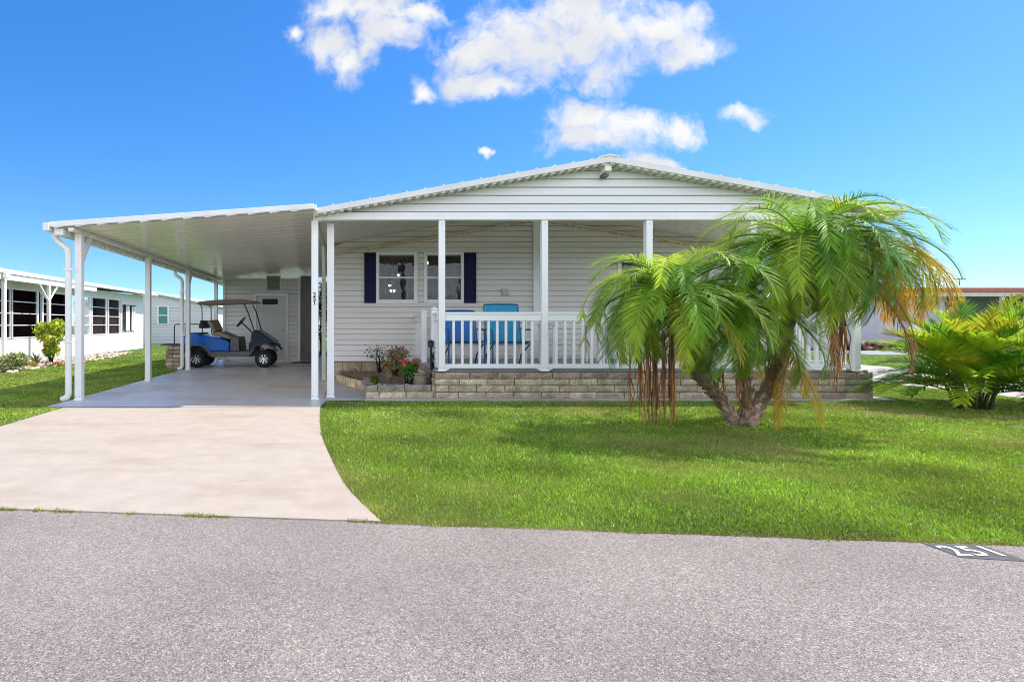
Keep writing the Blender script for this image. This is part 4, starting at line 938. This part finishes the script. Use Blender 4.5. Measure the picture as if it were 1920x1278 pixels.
tL = [gnd(1380, 797)+Vector((0,0,-.02)), A(1362, 762), A(1340, 735), A(1316, 700, -.15), A(1302, 655, -.28), A(1283, 600, -.42), A(1262, 548, -.55)]
tR = [gnd(1398, 800)+Vector((0,0,-.02)), A(1415, 768), A(1442, 728), A(1458, 690, -.05), A(1470, 640, -.12), A(1484, 570, -.25), A(1500, 500, -.42), A(1508, 455, -.55)]
tM = [gnd(1392, 780)+Vector((0,0,-.02)), A(1400, 740, .3), A(1398, 690, .3), A(1385, 630, .2), A(1375, 575, .05)]
trunk_mb(tL, .070, .052, 120).build('trunk', M['bark'], palm, smooth=30); trunk_mb(tR, .085, .058, 170).build('trunk', M['bark'], palm, smooth=30); trunk_mb(tM, .06, .05, 70).build('trunk', M['bark'], palm, smooth=30)
trunk_mb([A(1330, 725), A(1310, 708, -.02), A(1292, 690, -.04)], .05, .036, 24).build('trunk_stub', M['bark'], palm, smooth=30)
YG = [(.30, .40, .035), (.38, .42, .04)]; YEL = (.52, .40, .035); ORA = (.50, .25, .03); BRN = (.40, .21, .10)
def crown(c, n, L0, seed, low_yellow=.3, elmax=72, size=.24, extra=0, droop0=1.35):
    random.seed(seed)
    for i in range(n):
        t = (i+.5)/n; az = i*2.39996 + random.uniform(-.2, .2); el = R(elmax - (elmax+30)*t**.95 + random.uniform(-7, 7))
        ln = L0*(.78+.35*sin(pi*min(1, t*1.1)))*random.uniform(.9, 1.08); dr = droop0*(.75+.5*t)*random.uniform(.85, 1.15)
        if el < .35: dr *= .72
        col = random.choice(GREENS)
        if t < .3: col = (col[0]*1.3+.03, col[1]*1.2+.03, col[2])
        tip = None
        if t > .72 and random.random() < low_yellow: col, tip = YG[i % 2], YEL
        elif random.random() < .25: tip = (.27, .36, .04)
        mb = MB(); b = Vector(c)+Vector((cos(az)*.03, sin(az)*.03, random.uniform(-.05, .03)))
        frond(mb, b, az, el, ln, dr, int(ln/.0195), size*random.uniform(.85, 1.1), .0095, col, tip, hang=.22, vee=.30)
        mb.build('frond', M['leaf'], palm)
    for i in range(extra):      # further fronds of the same crown, filled in between
        t = random.random(); az = random.uniform(0, 2*pi); el = R(elmax-8 - (elmax+10)*t); ln = L0*random.uniform(.7, 1.0)
        frond(REST, Vector(c)+Vector((cos(az)*.04, sin(az)*.04, random.uniform(-.12, .0))), az, el, ln, droop0*random.uniform(.75, 1.1), int(ln/.021), size*random.uniform(.85, 1.1), .0095, random.choice(GREENS), None, hang=.25, vee=.28)
REST = MB()
crown(tL[-1], 40, 1.18, 11, .35, 74, .26, 42, droop0=2.55); crown(tM[-1], 17, 1.2, 12, .5, 66, .26, 12, droop0=2.3); crown(tR[-1], 43, 1.24, 13, .5, 72, .27, 56, droop0=2.5)
rf_ = REST.build('foliage', M['leaf'], palm); rf_['kind'] = 'stuff'
random.seed(21)
def dead(c, az, el, ln, dr, col, tip=None, nl=44, ll=.2, vee=.1, hang=1.1, name='dead_frond'):
    mb = MB(); frond(mb, c, az, el, ln, dr, nl, ll, .010, col, tip, vee=vee, hang=hang, clump=.6); mb.build(name, M['leaf'], palm)
cr = tR[-1]; cl = tL[-1]; cm = tM[-1]
# yellow and orange old fronds at the right, brown ones hanging
dead(cr+Vector((.03, -.05, -.05)), -.15, .35, 1.75, 2.0, YG[1], ORA, 70, .24, hang=.8)
dead(cr+Vector((.03, .05, -.05)), .12, .30, 1.75, 2.0, YEL, ORA, 70, .24, hang=.8)
dead(cr+Vector((.03, -.05, -.08)), -.35, .15, 1.35, 1.9, YG[0], ORA, 60, .22, hang=.8)
for i, (a_, e_, l_, d_) in enumerate(((-.05, .45, 1.75, 2.2), (.2, .4, 1.7, 2.2), (-.25, .4, 1.6, 2.2), (.0, .2, 1.65, 1.85), (-.12, -.1, 1.3, 1.4), (.3, .15, 1.7, 1.7), (-.45, .3, 1.5, 1.8), (.1, .3, 1.7, 2.1), (.45, .3, 1.6, 2.1))):
    dead(cr+Vector((.03, 0, -.06)), a_, e_, l_, d_, YG[i % 2] if i % 3 else YEL, (.62, .34, .03) if i % 2 else (.60, .46, .03), int(48*l_), .27, vee=.2, hang=.5)
dead(cr+Vector((.03, 0, -.1)), -.5, -.1, 1.1, 1.6, YEL, ORA, 50, .2, hang=.8)
dead(cr+Vector((.05, -.08, -.12)), -.7, -.45, 1.35, 1.2, BRN, BRN, 60, .16, hang=1.5)
dead(cr+Vector((.05, -.08, -.14)), -.3, -.5, 1.55, 1.15, BRN, (.3, .16, .06), 60, .16, hang=1.5)
dead(cr+Vector((-.02, -.08, -.2)), -1.6, -1.1, 1.2, .4, BRN, (.4, .22, .08), 40, .14, hang=1.5)
dead(cr+Vector((-.05, .02, -.25)), 2.6, -1.0, .8, .5, ORA, YEL, 30, .14, hang=1.5)
for i in range(3): dead(tR[4]+Vector((random.uniform(-.05, .05), -.06, -.1*i)), random.uniform(-2.5, -.3), -.7, random.uniform(.6, .95), .8, random.choice([YEL, BRN, ORA]), YEL, 36, .15, hang=1.3)
for i in range(3): dead(cm+Vector((0, -.05, -.05)), -1.8+i*.9, -.5, random.uniform(.7, 1.0), 1.0, random.choice([YG[0], ORA, BRN]), YEL, 36, .16, hang=1.2)
# long brown strings under the left crown reaching the grass
def strands(px, top, bot, dy, n, wid):
    mb = MB()
    for i in range(n):
        x = px+random.gauss(0, wid); a = at(px+random.gauss(0, wid*.5), top+random.uniform(-10, 15), PY+dy+random.uniform(-.06, .06)); b = at(x, bot+random.uniform(-60, 3), PY+dy+random.uniform(-.05, .05))
        b.z = max(b.z, .03); m1 = a.lerp(b, .35)+Vector((random.gauss(0, .012), random.gauss(0, .012), 0)); m2 = a.lerp(b, .7)+Vector((random.gauss(0, .018), random.gauss(0, .015), 0))
        k = random.uniform(.5, 1.4); mb.col = (.48*k, .24*k, .10*k); mb.tube([a, m1, m2, b], [.006, .007, .006, .003], 4)
    mb.build('dead_frond', M['leaf'], palm)
for px, top, bot, n, w in ((1200, 640, 800, 9, 4), (1213, 630, 800, 12, 5), (1226, 640, 812, 14, 5), (1243, 620, 800, 9, 4), (1259, 610, 800, 18, 4), (1180, 660, 790, 5, 3), (1390, 650, 790, 12, 8), (1352, 690, 780, 6, 6), (1455, 700, 795, 8, 5), (1440, 640, 745, 10, 8), (1565, 600, 735, 26, 9), (1580, 590, 700, 16, 8)):
    strands(px, top, bot, -.25 if px < 1300 else (-.1 if px < 1500 else -.2), n, w)
for a_ in (-2.0, -1.1, 3.4, 2.8): dead(cl+Vector((0, -.03, -.06)), a_, -.2, 1.0, 1.4, YG[0], YEL, 44, .19, hang=.8)

# areca palms
def areca(base, n, L0, name_label, seed, spread=1.0, hgt=.5):
    random.seed(seed); b = Vector(base); e = empty('areca_palm', b, name_label, 'palm', 'areca palm clumps by the side street')
    mb = MB()
    for i in range(44):
        a = random.uniform(0, 2*pi); r = random.uniform(.02, .24); q = b+Vector((cos(a)*r, sin(a)*r, 0)); k = Vector((cos(a), sin(a), 0))
        mb.tube([q, q+k*.05+Vector((0,0,.22)), q+k*.16+Vector((0,0,random.uniform(.35, .6)))], [.014, .012, .009], 6)
    mb.build('stem', M['stem'], e, smooth=True)
    for i in range(n):
        t = (i+.5)/n; az = i*2.39996+random.uniform(-.3, .3); el = R(88-74*t+random.uniform(-9, 9)); ln = L0*random.uniform(.75, 1.1); q = b+Vector((cos(az)*.14, sin(az)*.14, hgt*random.uniform(.45, 1.0)*(1-.5*t)))
        r_ = random.random(); col = random.choice([(.38, .58, .03), (.25, .46, .03), (.52, .66, .04), (.15, .33, .03)]) if r_ > .1 else random.choice([(.48, .50, .04), (.55, .42, .04)])
        tip = None if random.random() < .8 else (.50, .48, .03)
        mb = MB(); frond(mb, q, az, el, ln, 1.05*random.uniform(.7, 1.2), int(42*ln), .32, .021, col, tip, vee=.45, hang=.25, start=.18); mb.build('frond', M['leaf'], e)
    return e
ab = gnd(1822, 766)
areca(ab, 84, 1.0, 'bushy yellow green areca palm standing alone on the lawn near the side street', 31, hgt=.75)
areca((9.95, 7.5, 0), 40, 1.2, 'bright green areca palm cut by the right edge of the picture', 33, hgt=.8)

# leafy shrubs
def leaves(mb, c, rad, n, size, cols, flat=.0):
    for i in range(n):
        while True:
            d = Vector([random.uniform(-1, 1) for _ in range(3)])
            if .25 < d.length < 1: break
        d = d*(.75+.25*random.random()); p = Vector(c)+Vector((d.x*rad[0], d.y*rad[1], d.z*rad[2]))
        a = Vector([random.gauss(0, 1) for _ in range(3)]).normalized(); b = a.orthogonal().normalized(); s = size*random.uniform(.6, 1.3)
        mb.col = jit(random.choice(cols), .35); b2 = (a.cross(b)*.35).normalized()*s*.32
        mb.add([p-b*s*.5, p+b2, p+b*s*.5, p-b2], [(0,1,2,3)])
def shrub(name, base, clumps, cols, size, n, label, cat, stems=6, sc=None, flowers=None, group=None):
    b = Vector(base); e = empty(name, b, label, cat, group); mb = MB()
    for c, r in clumps: leaves(mb, b+Vector(c), r, n, size, cols)
    mb.build('foliage', M['leaf2'], e); mb = MB()
    for i in range(stems):
        c, r = clumps[i % len(clumps)]; q = b+Vector(c)+Vector((random.uniform(-.5, .5)*r[0], random.uniform(-.5, .5)*r[1], r[2]*.3)); o = Vector((random.uniform(-.05, .05), random.uniform(-.05, .05), 0))
        mb.tube([b+o, (b+o).lerp(q, .5)+Vector((random.gauss(0, .02),)*3), q], [.014, .009, .004], 5)
    mb.build('stem', sc or M['bark'], e)
    if flowers:
        cols2, nf, fs = flowers
        for i in range(nf):
            mb = MB()
            c, r = random.choice(clumps); th = random.uniform(0, 2*pi); p = b+Vector(c)+Vector((cos(th)*r[0]*random.uniform(.2, .95), sin(th)*r[1]*random.uniform(.2, .95)-.0, r[2]*random.uniform(.3, 1.0)))
            mb.col = jit(random.choice(cols2), .2); 
            for k in range(5):
                a = 2*pi*k/5+random.random(); d = Vector((cos(a), random.uniform(-.6, .2), sin(a)))*fs; w = Vector((-sin(a), 0, cos(a)))*fs*.4
                mb.add([p, p+d*.6+w, p+d, p+d*.6-w], [(0,1,2,3)])
            mb.build('flower', M['petal'], e)
    return e
random.seed(5)
zs = .185
def bed(px, py): return gnd(px, py, zs)
f1 = Vector((.99, 9.05, 0))
shrub('flowering_shrub', (f1.x, f1.y, zs), [((0, 0, .20), (.16, .14, .16)), ((-.04, .05, .30), (.17, .12, .10)), ((.08, .02, .28), (.10, .1, .10))], [(.08, .22, .03), (.15, .32, .04), (.05, .15, .02)], .05, 200, 'green shrub with red flowers beside the stone pot in the flower bed', 'shrub', 6, flowers=([(.55, .04, .03), (.65, .12, .08)], 22, .03))
f2 = bed(742, 706)
shrub('pink_flower_bush', (f2.x, f2.y+.2, zs), [((0, 0, .2), (.30, .15, .17)), ((.04, 0, .42), (.28, .12, .18))], [(.36, .26, .08), (.22, .28, .07), (.45, .3, .15)], .055, 380, 'straggly bush with pink blooms in the middle of the flower bed', 'shrub', 12, flowers=([(.6, .3, .28), (.55, .12, .25), (.8, .6, .5)], 30, .022))
f3 = bed(715, 700)
shrub('leggy_rose', (f3.x, f3.y+.25, zs), [((-.10, 0, .42), (.30, .08, .16)), ((.14, 0, .28), (.22, .1, .14))], [(.10, .14, .07), (.08, .17, .05)], .045, 90, 'thin leggy plant with sparse dark leaves against the siding', 'plant', 9, flowers=([(.5, .2, .25)], 5, .02))
f4 = bed(702, 722)
def tuft(name, base, n, h, cols, label, cat, w=.014, spread=.5):
    e = empty(name, base, label, cat); mb = MB(); b = Vector(base)
    for i in range(n):
        a = random.uniform(0, 2*pi); sp = random.uniform(.1, spread); d = Vector((cos(a)*sp, sin(a)*sp, 1)).normalized(); l = h*random.uniform(.6, 1.1); q = b+Vector((cos(a), sin(a), 0))*random.uniform(0, .04)
        wv = Vector((-sin(a), cos(a), 0))*w/2; m_ = q+d*l*.55; t = m_+(d+Vector((cos(a)*.5*sp*2, sin(a)*.5*sp*2, -.25)))*l*.45
        mb.col = jit(random.choice(cols)); mb.add([q-wv, q+wv, m_+wv, m_-wv, t], [(0,1,2,3), (3,2,4)])
    mb.build('foliage', M['leaf2'], e); return e
tuft('grass_tuft', (f4.x, f4.y, zs), 110, .22, [(.16, .22, .03), (.24, .27, .04), (.1, .15, .02)], 'spiky green grass tuft behind the front planter blocks', 'plant')
f5 = bed(685, 700); tuft('small_weed', (f5.x-.2, f5.y, zs), 30, .14, [(.5, .45, .4), (.3, .25, .15)], 'small pale dry weed at the left end of the bed', 'plant')
f6 = bed(728, 718); tuft('dry_plant', (f6.x, f6.y, zs), 60, .26, [(.4, .3, .12), (.3, .2, .1), (.5, .42, .3)], 'dry tan plant between the grass tuft and the stone pot', 'plant', .01, .8)
f7 = bed(812, 700)
shrub('twig_plant', (at(818, 0, 8.9).x-.06, 8.85, zs), [((0, 0, .5), (.07, .05, .2))], [(.05, .06, .04)], .03, 18, 'thin dark twiggy plant in front of the stair post', 'plant', 5)
# pot, rocks, path light
pp = Vector((1.17, 8.93, 0)); pot = empty('flower_pot', (pp.x, pp.y, zs), 'round rough stone flower pot beside the porch corner', 'flower pot')
mb = MB(); mb.lathe((pp.x, pp.y, zs), [(0, 0), (.075, 0), (.10, .05), (.108, .12), (.10, .17), (.112, .18), (.112, .20), (.095, .20), (.09, .16), (0, .16)], 22); mb.build('pot_body', M['terracotta'], pot, smooth=40)
mb = MB(); mb.lathe((pp.x, pp.y, zs), [(0, .165), (.088, .165)], 16); mb.build('soil', M['mulch'], pot)
lp = at(808, 690, 8.95); mb = MB(); mb.tube([(lp.x, 8.95, zs), (lp.x, 8.95, .80)], .018, 8); mb.lathe((lp.x, 8.95, .80), [(.018, 0), (.045, .01), (.045, .09), (.06, .1), (.0, .13)], 12)
tag(mb.build('path_light', M['blackpl'], None, smooth=40), 'thin black path light standing before the porch stair post', 'path light')
random.seed(3)
mb = MB()
for i in range(34):
    x = random.uniform(.45, 1.15); y = random.uniform(8.62, 8.78); mb.col = tuple(np.array((1.1, 1, .98))*random.uniform(.5, 1.3)); mb.ball((x, y, zs+.02), (random.uniform(.02, .045), .03, random.uniform(.012, .03)), 7, 5)
tag(mb.build('planter_gravel', M['rock'], None, smooth=True), 'pale rocks along the front of the flower bed', 'rocks', None, 'stuff')

# ------------------------------------------------------------------ neighbour on the left
NX = -10.0; NE = -9.4; NZ = 2.66
nb = empty('neighbour_house', (NX, 18, 0), 'white neighbouring mobile home with dark screened porch windows at left', 'house')
Ya, Yb = 10.0, 26.5; y_sc = at(225, 0, 1).x  # px 225
def ny(px): return NX*FX/(px-CX)
wz0, wz1 = .80, 2.22
bays = [(-60, -22), (-18, 20), (22, 70), (80, 128), (132, 168), (172, 199), (203, 224)]
mb = MB(); mb.box(NX-.12, NX, Ya, Yb, .02, wz0-.03); mb.box(NX-.12, NX, ny(227), Yb, wz0-.029, 2.55); mb.box(NX-.12, NX, Ya, ny(227)-.001, wz1+.03, 2.55); mb.box(NX-6, NX-.121, Yb-.12, Yb, .02, 2.6); mb.box(NX-6, NX-.121, Ya, Ya+.12, .02, 2.6)
mb.build('wall', M['stucco'], nb)
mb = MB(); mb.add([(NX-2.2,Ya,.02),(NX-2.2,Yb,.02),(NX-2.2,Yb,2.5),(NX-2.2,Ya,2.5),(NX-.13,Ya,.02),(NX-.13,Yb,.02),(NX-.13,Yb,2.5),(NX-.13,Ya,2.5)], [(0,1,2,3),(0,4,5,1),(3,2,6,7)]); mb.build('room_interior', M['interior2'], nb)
for a, b in bays:
    ya, yb = ny(a), ny(b); mb = MB(); t = .03
    mb.box(NX-.06, NX+.02, ya-.05, ya+t, wz0-.03, wz1+.03); mb.box(NX-.06, NX+.02, yb-t, yb+.05, wz0-.03, wz1+.03)
    for z in (wz0-.03, wz1): mb.box(NX-.06, NX+.018, ya+t, yb-t, z, z+.03)
    for k in (1, 2, 3): z = wz0+(wz1-wz0)*k/4; mb.box(NX-.05, NX+.012, ya+t, yb-t, z-.012, z+.012)
    w = mb.build('window', M['white'], nb)
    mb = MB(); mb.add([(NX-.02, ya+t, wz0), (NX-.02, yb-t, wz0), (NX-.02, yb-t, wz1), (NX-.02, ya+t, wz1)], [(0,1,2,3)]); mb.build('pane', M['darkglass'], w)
for a, b in bays[-3:]:
    ya, yb = ny(a), ny(b); mb = MB(); mb.box(NX-.112, NX-.10, ya+.03, yb-.03, wz0, wz0+.72); mb.build('shade', M['shade'], nb)
# roof sloping away to the left, ribs seen end on at the eave
def nroof(x): return NZ + (NE-x)*.09
mb = MB(); mb.hexa([(NX-6,Ya-.3,nroof(NX-6)-.08),(NE,Ya-.3,nroof(NE)-.08),(NE,Yb+.3,nroof(NE)-.08),(NX-6,Yb+.3,nroof(NX-6)-.08),(NX-6,Ya-.3,nroof(NX-6)),(NE,Ya-.3,nroof(NE)),(NE,Yb+.3,nroof(NE)),(NX-6,Yb+.3,nroof(NX-6))])
rr = mb.build('roof', M['roof'], nb); mb = MB(); y = Ya
while y < Yb+.2:
    mb.hexa([(NX-6,y,nroof(NX-6)+.001),(NE+.01,y,nroof(NE)-.05),(NE+.01,y+.06,nroof(NE)-.05),(NX-6,y+.06,nroof(NX-6)+.001),(NX-6,y,nroof(NX-6)+.05),(NE+.01,y,nroof(NE)+.045),(NE+.01,y+.06,nroof(NE)+.045),(NX-6,y+.06,nroof(NX-6)+.05)]); y += .4
mb.build('roof_ribs', M['roof'], rr)
mb = MB(); mb.box(NE-.10, NE-.03, Ya, 20.4, NZ-.25, NZ-.082); mb.build('beam', M['whitemetal'], nb)
for py_ in (14.97, 17.2):
    mb = MB(); mb.box(NE-.11, NE-.02, py_-.05, py_+.05, .01, NZ-.251); mb.build('post', M['whitemetal'], nb, bevel=.004)
for s in (-1, 1):
    mb = MB(); mb.bar((NE-.065, 17.2+s*.05, 1.95), (NE-.065, 17.2+s*.5, NZ-.26), .04, .04, (1,0,0)); mb.build('brace', M['whitemetal'], nb)
mb = MB(); mb.bar((NE-.10, 17.2, 1.95), (NX+.03, 17.2, NZ-.2), .04, .04, (0,1,0)); mb.build('brace', M['whitemetal'], nb)
mb = MB(); mb.box(NE+.011, NE+.11, 14.8, 14.95, NZ-.22, NZ-.02); mb.build('gutter_end', M['whitemetal'], nb, bevel=.01)
# striped fabric panel hung on the neighbour's wall
ya, yb = ny(229), ny(252); mb = MB(); tw = empty('striped_banner', (NX+.03, ya, 1.0), 'black and white striped fabric panel hanging on the white neighbouring wall', 'banner')
n = 13
for i in range(n):
    y0_, y1_ = ya+(yb-ya)*i/n, ya+(yb-ya)*(i+1)/n; k = .02 if i % 3 == 1 else 1; mb.col = (k*.85, k*.85, k*.85)
    a, b = (.03, .08) if i % 2 else (.08, .03)
    mb.add([(NX+a, y0_, .92), (NX+b, y1_, .88), (NX+b, y1_+random.uniform(-.05, .05), 2.02), (NX+a, y0_+random.uniform(-.05, .05), 2.02)], [(0,1,2,3)])
mb.col = (.02, .02, .02); mb.tube([(NX+.06, ya-.05, 2.03), (NX+.06, yb+.05, 2.03)], .02, 6); mb.build('fabric', mat('striped_fabric', (1,1,1), .8, .05, 8, attr=True), tw)
# bed with rocks and shrubs
random.seed(8)
mb = MB()
for i in range(420):
    y = random.uniform(13.2, 22.5); x = random.uniform(-9.9, -8.15+.08*sin(y*2)+(.0 if y < 18 else -(y-18)*.16)); s = random.uniform(.04, .10)
    mb.col = tuple(np.array((1.1, 1.0, .92))*random.uniform(.55, 1.35)); mb.ball((x, y, s*.3), (s, s*.8, s*.5), 7, 4)
tag(mb.build('rock_bed', M['rock'], None, smooth=True), 'pale landscaping rocks along the left neighbouring wall', 'rocks', None, 'stuff')
def LG(px, py): 
    p = gnd(px, py); return (p.x, p.y, 0)
shrub('croton_shrub', (-8.95, 16.4, 0), [((0, 0, .8), (.48, .4, .32)), ((.15, 0, 1.1), (.36, .3, .26)), ((-.25, 0, 1.0), (.30, .3, .28)), ((0, 0, .4), (.30, .2, .22))], [(.60, .66, .04), (.40, .52, .04), (.22, .36, .04), (.7, .6, .10)], .12, 330, 'tall yellow green shrub with bare lower stems before the screened windows', 'shrub', 16)
shrub('round_bush', (-8.5, 13.7, 0), [((0, 0, .22), (.42, .38, .24)), ((.15, 0, .3), (.3, .3, .2))], [(.30, .38, .12), (.42, .44, .18), (.5, .5, .26), (.18, .24, .08)], .07, 700, 'low rounded grey green bush at the left picture edge', 'bush', 6)
shrub('ground_plant', LG(60, 688), [((0, 0, .08), (.22, .2, .09))], [(.4, .38, .05), (.45, .28, .06)], .07, 160, 'low yellow plant between the round bush and tall shrub', 'plant', 3)
tuft('agave_plant', (-9.3, 16.2, 0), 26, .5, [(.4, .36, .2), (.5, .46, .3)], 'pale spiky plant half hidden behind the tall shrub', 'plant', .05, 1.0)
shrub('red_ground_plant', LG(110, 686), [((0, 0, .06), (.3, .15, .07))], [(.45, .16, .04), (.4, .3, .05)], .06, 160, 'low orange red plant at the foot of the tall shrub', 'plant', 3)

# second neighbour, behind
def far_house(name, x0, x1, y, depth, zeave, zridge, xr, m_wall, label, wins=(), pitch=.2, cat='house', over=.3):
    e = empty(name, ((x0+x1)/2, y, 0), label, cat); mb = MB()
    siding(mb, y, .0, zeave, pitch, x0, x1, [(w[0], w[1], w[2], w[3]) for w in wins]); 
    mb.box(x0, x0+.1, y+.02, y+depth, .1, zeave); mb.box(x1-.1, x1, y+.02, y+depth, .1, zeave); mb.box(x0+.1, x1-.1, y+depth-.1, y+depth, .1, zeave)
    mb.add([(x0, y, zeave), (x1, y, zeave), (xr, y, zridge-.02)], [(0,1,2)]); mb.build('wall', m_wall, e)
    mb = MB(); zl = zeave-(zridge-zeave)/(xr-x0)*over if xr > x0 else zeave; zr_ = zeave-(zridge-zeave)/(x1-xr)*over if xr < x1 else zeave
    mb.prism([(x0-over, zl), (xr, zridge), (x1+over, zr_), (x1+over, zr_+.1), (xr, zridge+.1), (x0-over, zl+.1)], y-over, y+depth+over); mb.build('roof', M['roof'], e)
    for w in wins:
        mb = MB(); t = .05; mb.box(w[0]-.03, w[0]+t, y-.05, y+.03, w[2], w[3]); mb.box(w[1]-t, w[1]+.03, y-.05, y+.03, w[2], w[3]); mb.box(w[0]-.03, w[1]+.03, y-.051, y+.03, w[3], w[3]+t); mb.box(w[0]-.03, w[1]+.03, y-.051, y+.03, w[2]-t, w[2]); zm = (w[2]+w[3])/2; mb.box(w[0]+t, w[1]-t, y-.04, y+.03, zm-.03, zm+.03)
        f = mb.build('window', M['white'], e); mb = MB(); mb.box(w[0]+t, w[1]-t, y-.0, y+.01, w[2], w[3]); mb.build('pane', M[w[4]], f)
    return e
y2 = 34.0; wa, wb = at(296, 607, y2), at(316, 575, y2)
far_house('rear_house', at(215, 0, y2).x, at(402, 0, y2).x, y2, 12, at(0, 573, y2).z, at(0, 546, y2).z, at(262, 0, y2).x, mat('blue_grey_siding', (.60, .60, .62), .6, .04, 1), 'pale blue grey house with one teal window beyond the left lawn', [(wa.x, wb.x, wa.z, wb.z, 'tealglass')])
y3 = 40.0; wa, wb = at(410, 607, y3), at(416, 592, y3)
far_house('white_shed', at(403, 0, y3).x, at(650, 0, y3).x, y3, 6, at(0, 567, y3).z, at(0, 558, y3).z, at(520, 0, y3).x, M['stucco'], 'white house glimpsed behind the golf cart and between the posts', [(wa.x, wb.x, wa.z, wb.z, 'dark')])
# flowering oleander in the gap
ol = gnd(606, 664); random.seed(9)
shrub('oleander_bush', (ol.x-.1, ol.y, 0), [((0, 0, 1.2), (.6, .5, .7)), ((.2, 0, 1.9), (.5, .4, .6)), ((-.3, 0, 2.1), (.5, .4, .5)), ((.3, 0, 2.6), (.5, .4, .4))], [(.05, .12, .03), (.09, .18, .05), (.03, .07, .02)], .13, 420, 'tall dark bush with white blossoms seen between the carport posts', 'bush', 10, flowers=([(.9, .85, .8)], 60, .07))

# ------------------------------------------------------------------ neighbour on the right
ry = 25.7; rx0 = at(1500, 0, ry).x; rx1 = rx0+26
rh = empty('long_house', (rx0+8, ry, 0), 'long low house with red roof edge and dark carport across the side street', 'house')
z_ = lambda py: at(0, py, ry).z
xo = at(1772, 0, ry).x
mb = MB(); mb.box(rx0, xo, ry, ry+.15, .05, z_(554)); mb.box(xo, rx1, ry+5, ry+5.2, .05, z_(554)); mb.box(xo-.15, xo, ry+.151, ry+5, .05, z_(554)); mb.box(rx0, rx0+.15, ry+.151, ry+8, .05, z_(554)); mb.build('wall', M['lav'], rh)
mb = MB(); mb.box(rx0-.3, rx1, ry-.35, ry+8, z_(554), z_(553)); mb.build('soffit', M['cream'], rh)
mb = MB(); mb.box(rx0-.3, rx1, ry-.42, ry-.33, z_(556), z_(548.5)); mb.build('fascia', M['cream'], rh)
mb = MB(); mb.box(rx0-.35, rx1, ry-.50, ry-.42, z_(548), z_(541)); mb.build('fascia_trim', M['redtrim'], rh)
mb = MB(); mb.hexa([(rx0-.35,ry-.5,z_(541)+.002),(rx1,ry-.5,z_(541)+.002),(rx1,ry+8,z_(530)),(rx0-.35,ry+8,z_(530)),(rx0-.35,ry-.5,z_(541)+.03),(rx1,ry-.5,z_(541)+.03),(rx1,ry+8,z_(529)),(rx0-.35,ry+8,z_(529))]); mb.build('roof', M['roof'], rh)
for px in (1785, 1879, 1975):
    p = at(px, 0, ry-.2); mb = MB(); mb.box(p.x-.06, p.x+.06, ry-.25, ry-.13, .02, z_(556)-.001); mb.build('post', M['white'], rh)
mb = MB(); p = at(1799, 528, ry+1); mb.tube([(p.x, ry+1, z_(541)+.2), (p.x, ry+1, p.z+.1)], .025, 5); mb.box(p.x-.2, p.x+.2, ry+.9, ry+1.1, p.z+.1, p.z+.16); mb.build('roof_vent', M['greypl'], rh)
for px0, px1 in ((1520, 1560), (1575, 1600)):
    a, b = at(px0, 600, ry-.03), at(px1, 570, ry-.03); mb = MB(); mb.box(a.x-.06, b.x+.06, ry-.05, ry-.004, a.z-.06, b.z+.06); w = mb.build('window', M['white'], rh); mb = MB(); mb.box(a.x, b.x, ry-.056, ry-.0505, a.z, b.z); mb.build('pane', M['dark'], w)
random.seed(12)
mb = MB()
for i in range(260):
    x = random.uniform(at(1560, 0, 24.8).x, at(1920, 0, 24.8).x); s = random.uniform(.1, .22); mb.col = tuple(np.array((.65, .42, .38))*random.uniform(.25, 1.2)); mb.ball((x, 24.9+random.uniform(-.25, .25), random.choice([.1, .3])*1.0), (s, s*.8, s*.7), 7, 5)
tag(mb.build('boulder_border', M['rock'], None, smooth=True), 'dark and pinkish boulders along the foot of the long low house', 'rocks', None, 'stuff')

# ------------------------------------------------------------------ painted number on the road
pm = MB(); pm.add([(3.085, 2.755, .0065), (3.37, 2.705, .0065), (3.375, 2.905, .0065), (3.08, 2.935, .0065)], [(0,1,2,3)])
pn_ = pm.build('painted_house_number', M['paintb']); tag(pn_, 'white painted number 251 on a black patch at the road edge', 'painted number')
t = text_mesh('digits', '251', .175, M['paintw'], pn_, (3.225, 2.822, .0095), (0, 0, R(-1.5)), 0.0005, .001, 1.1)
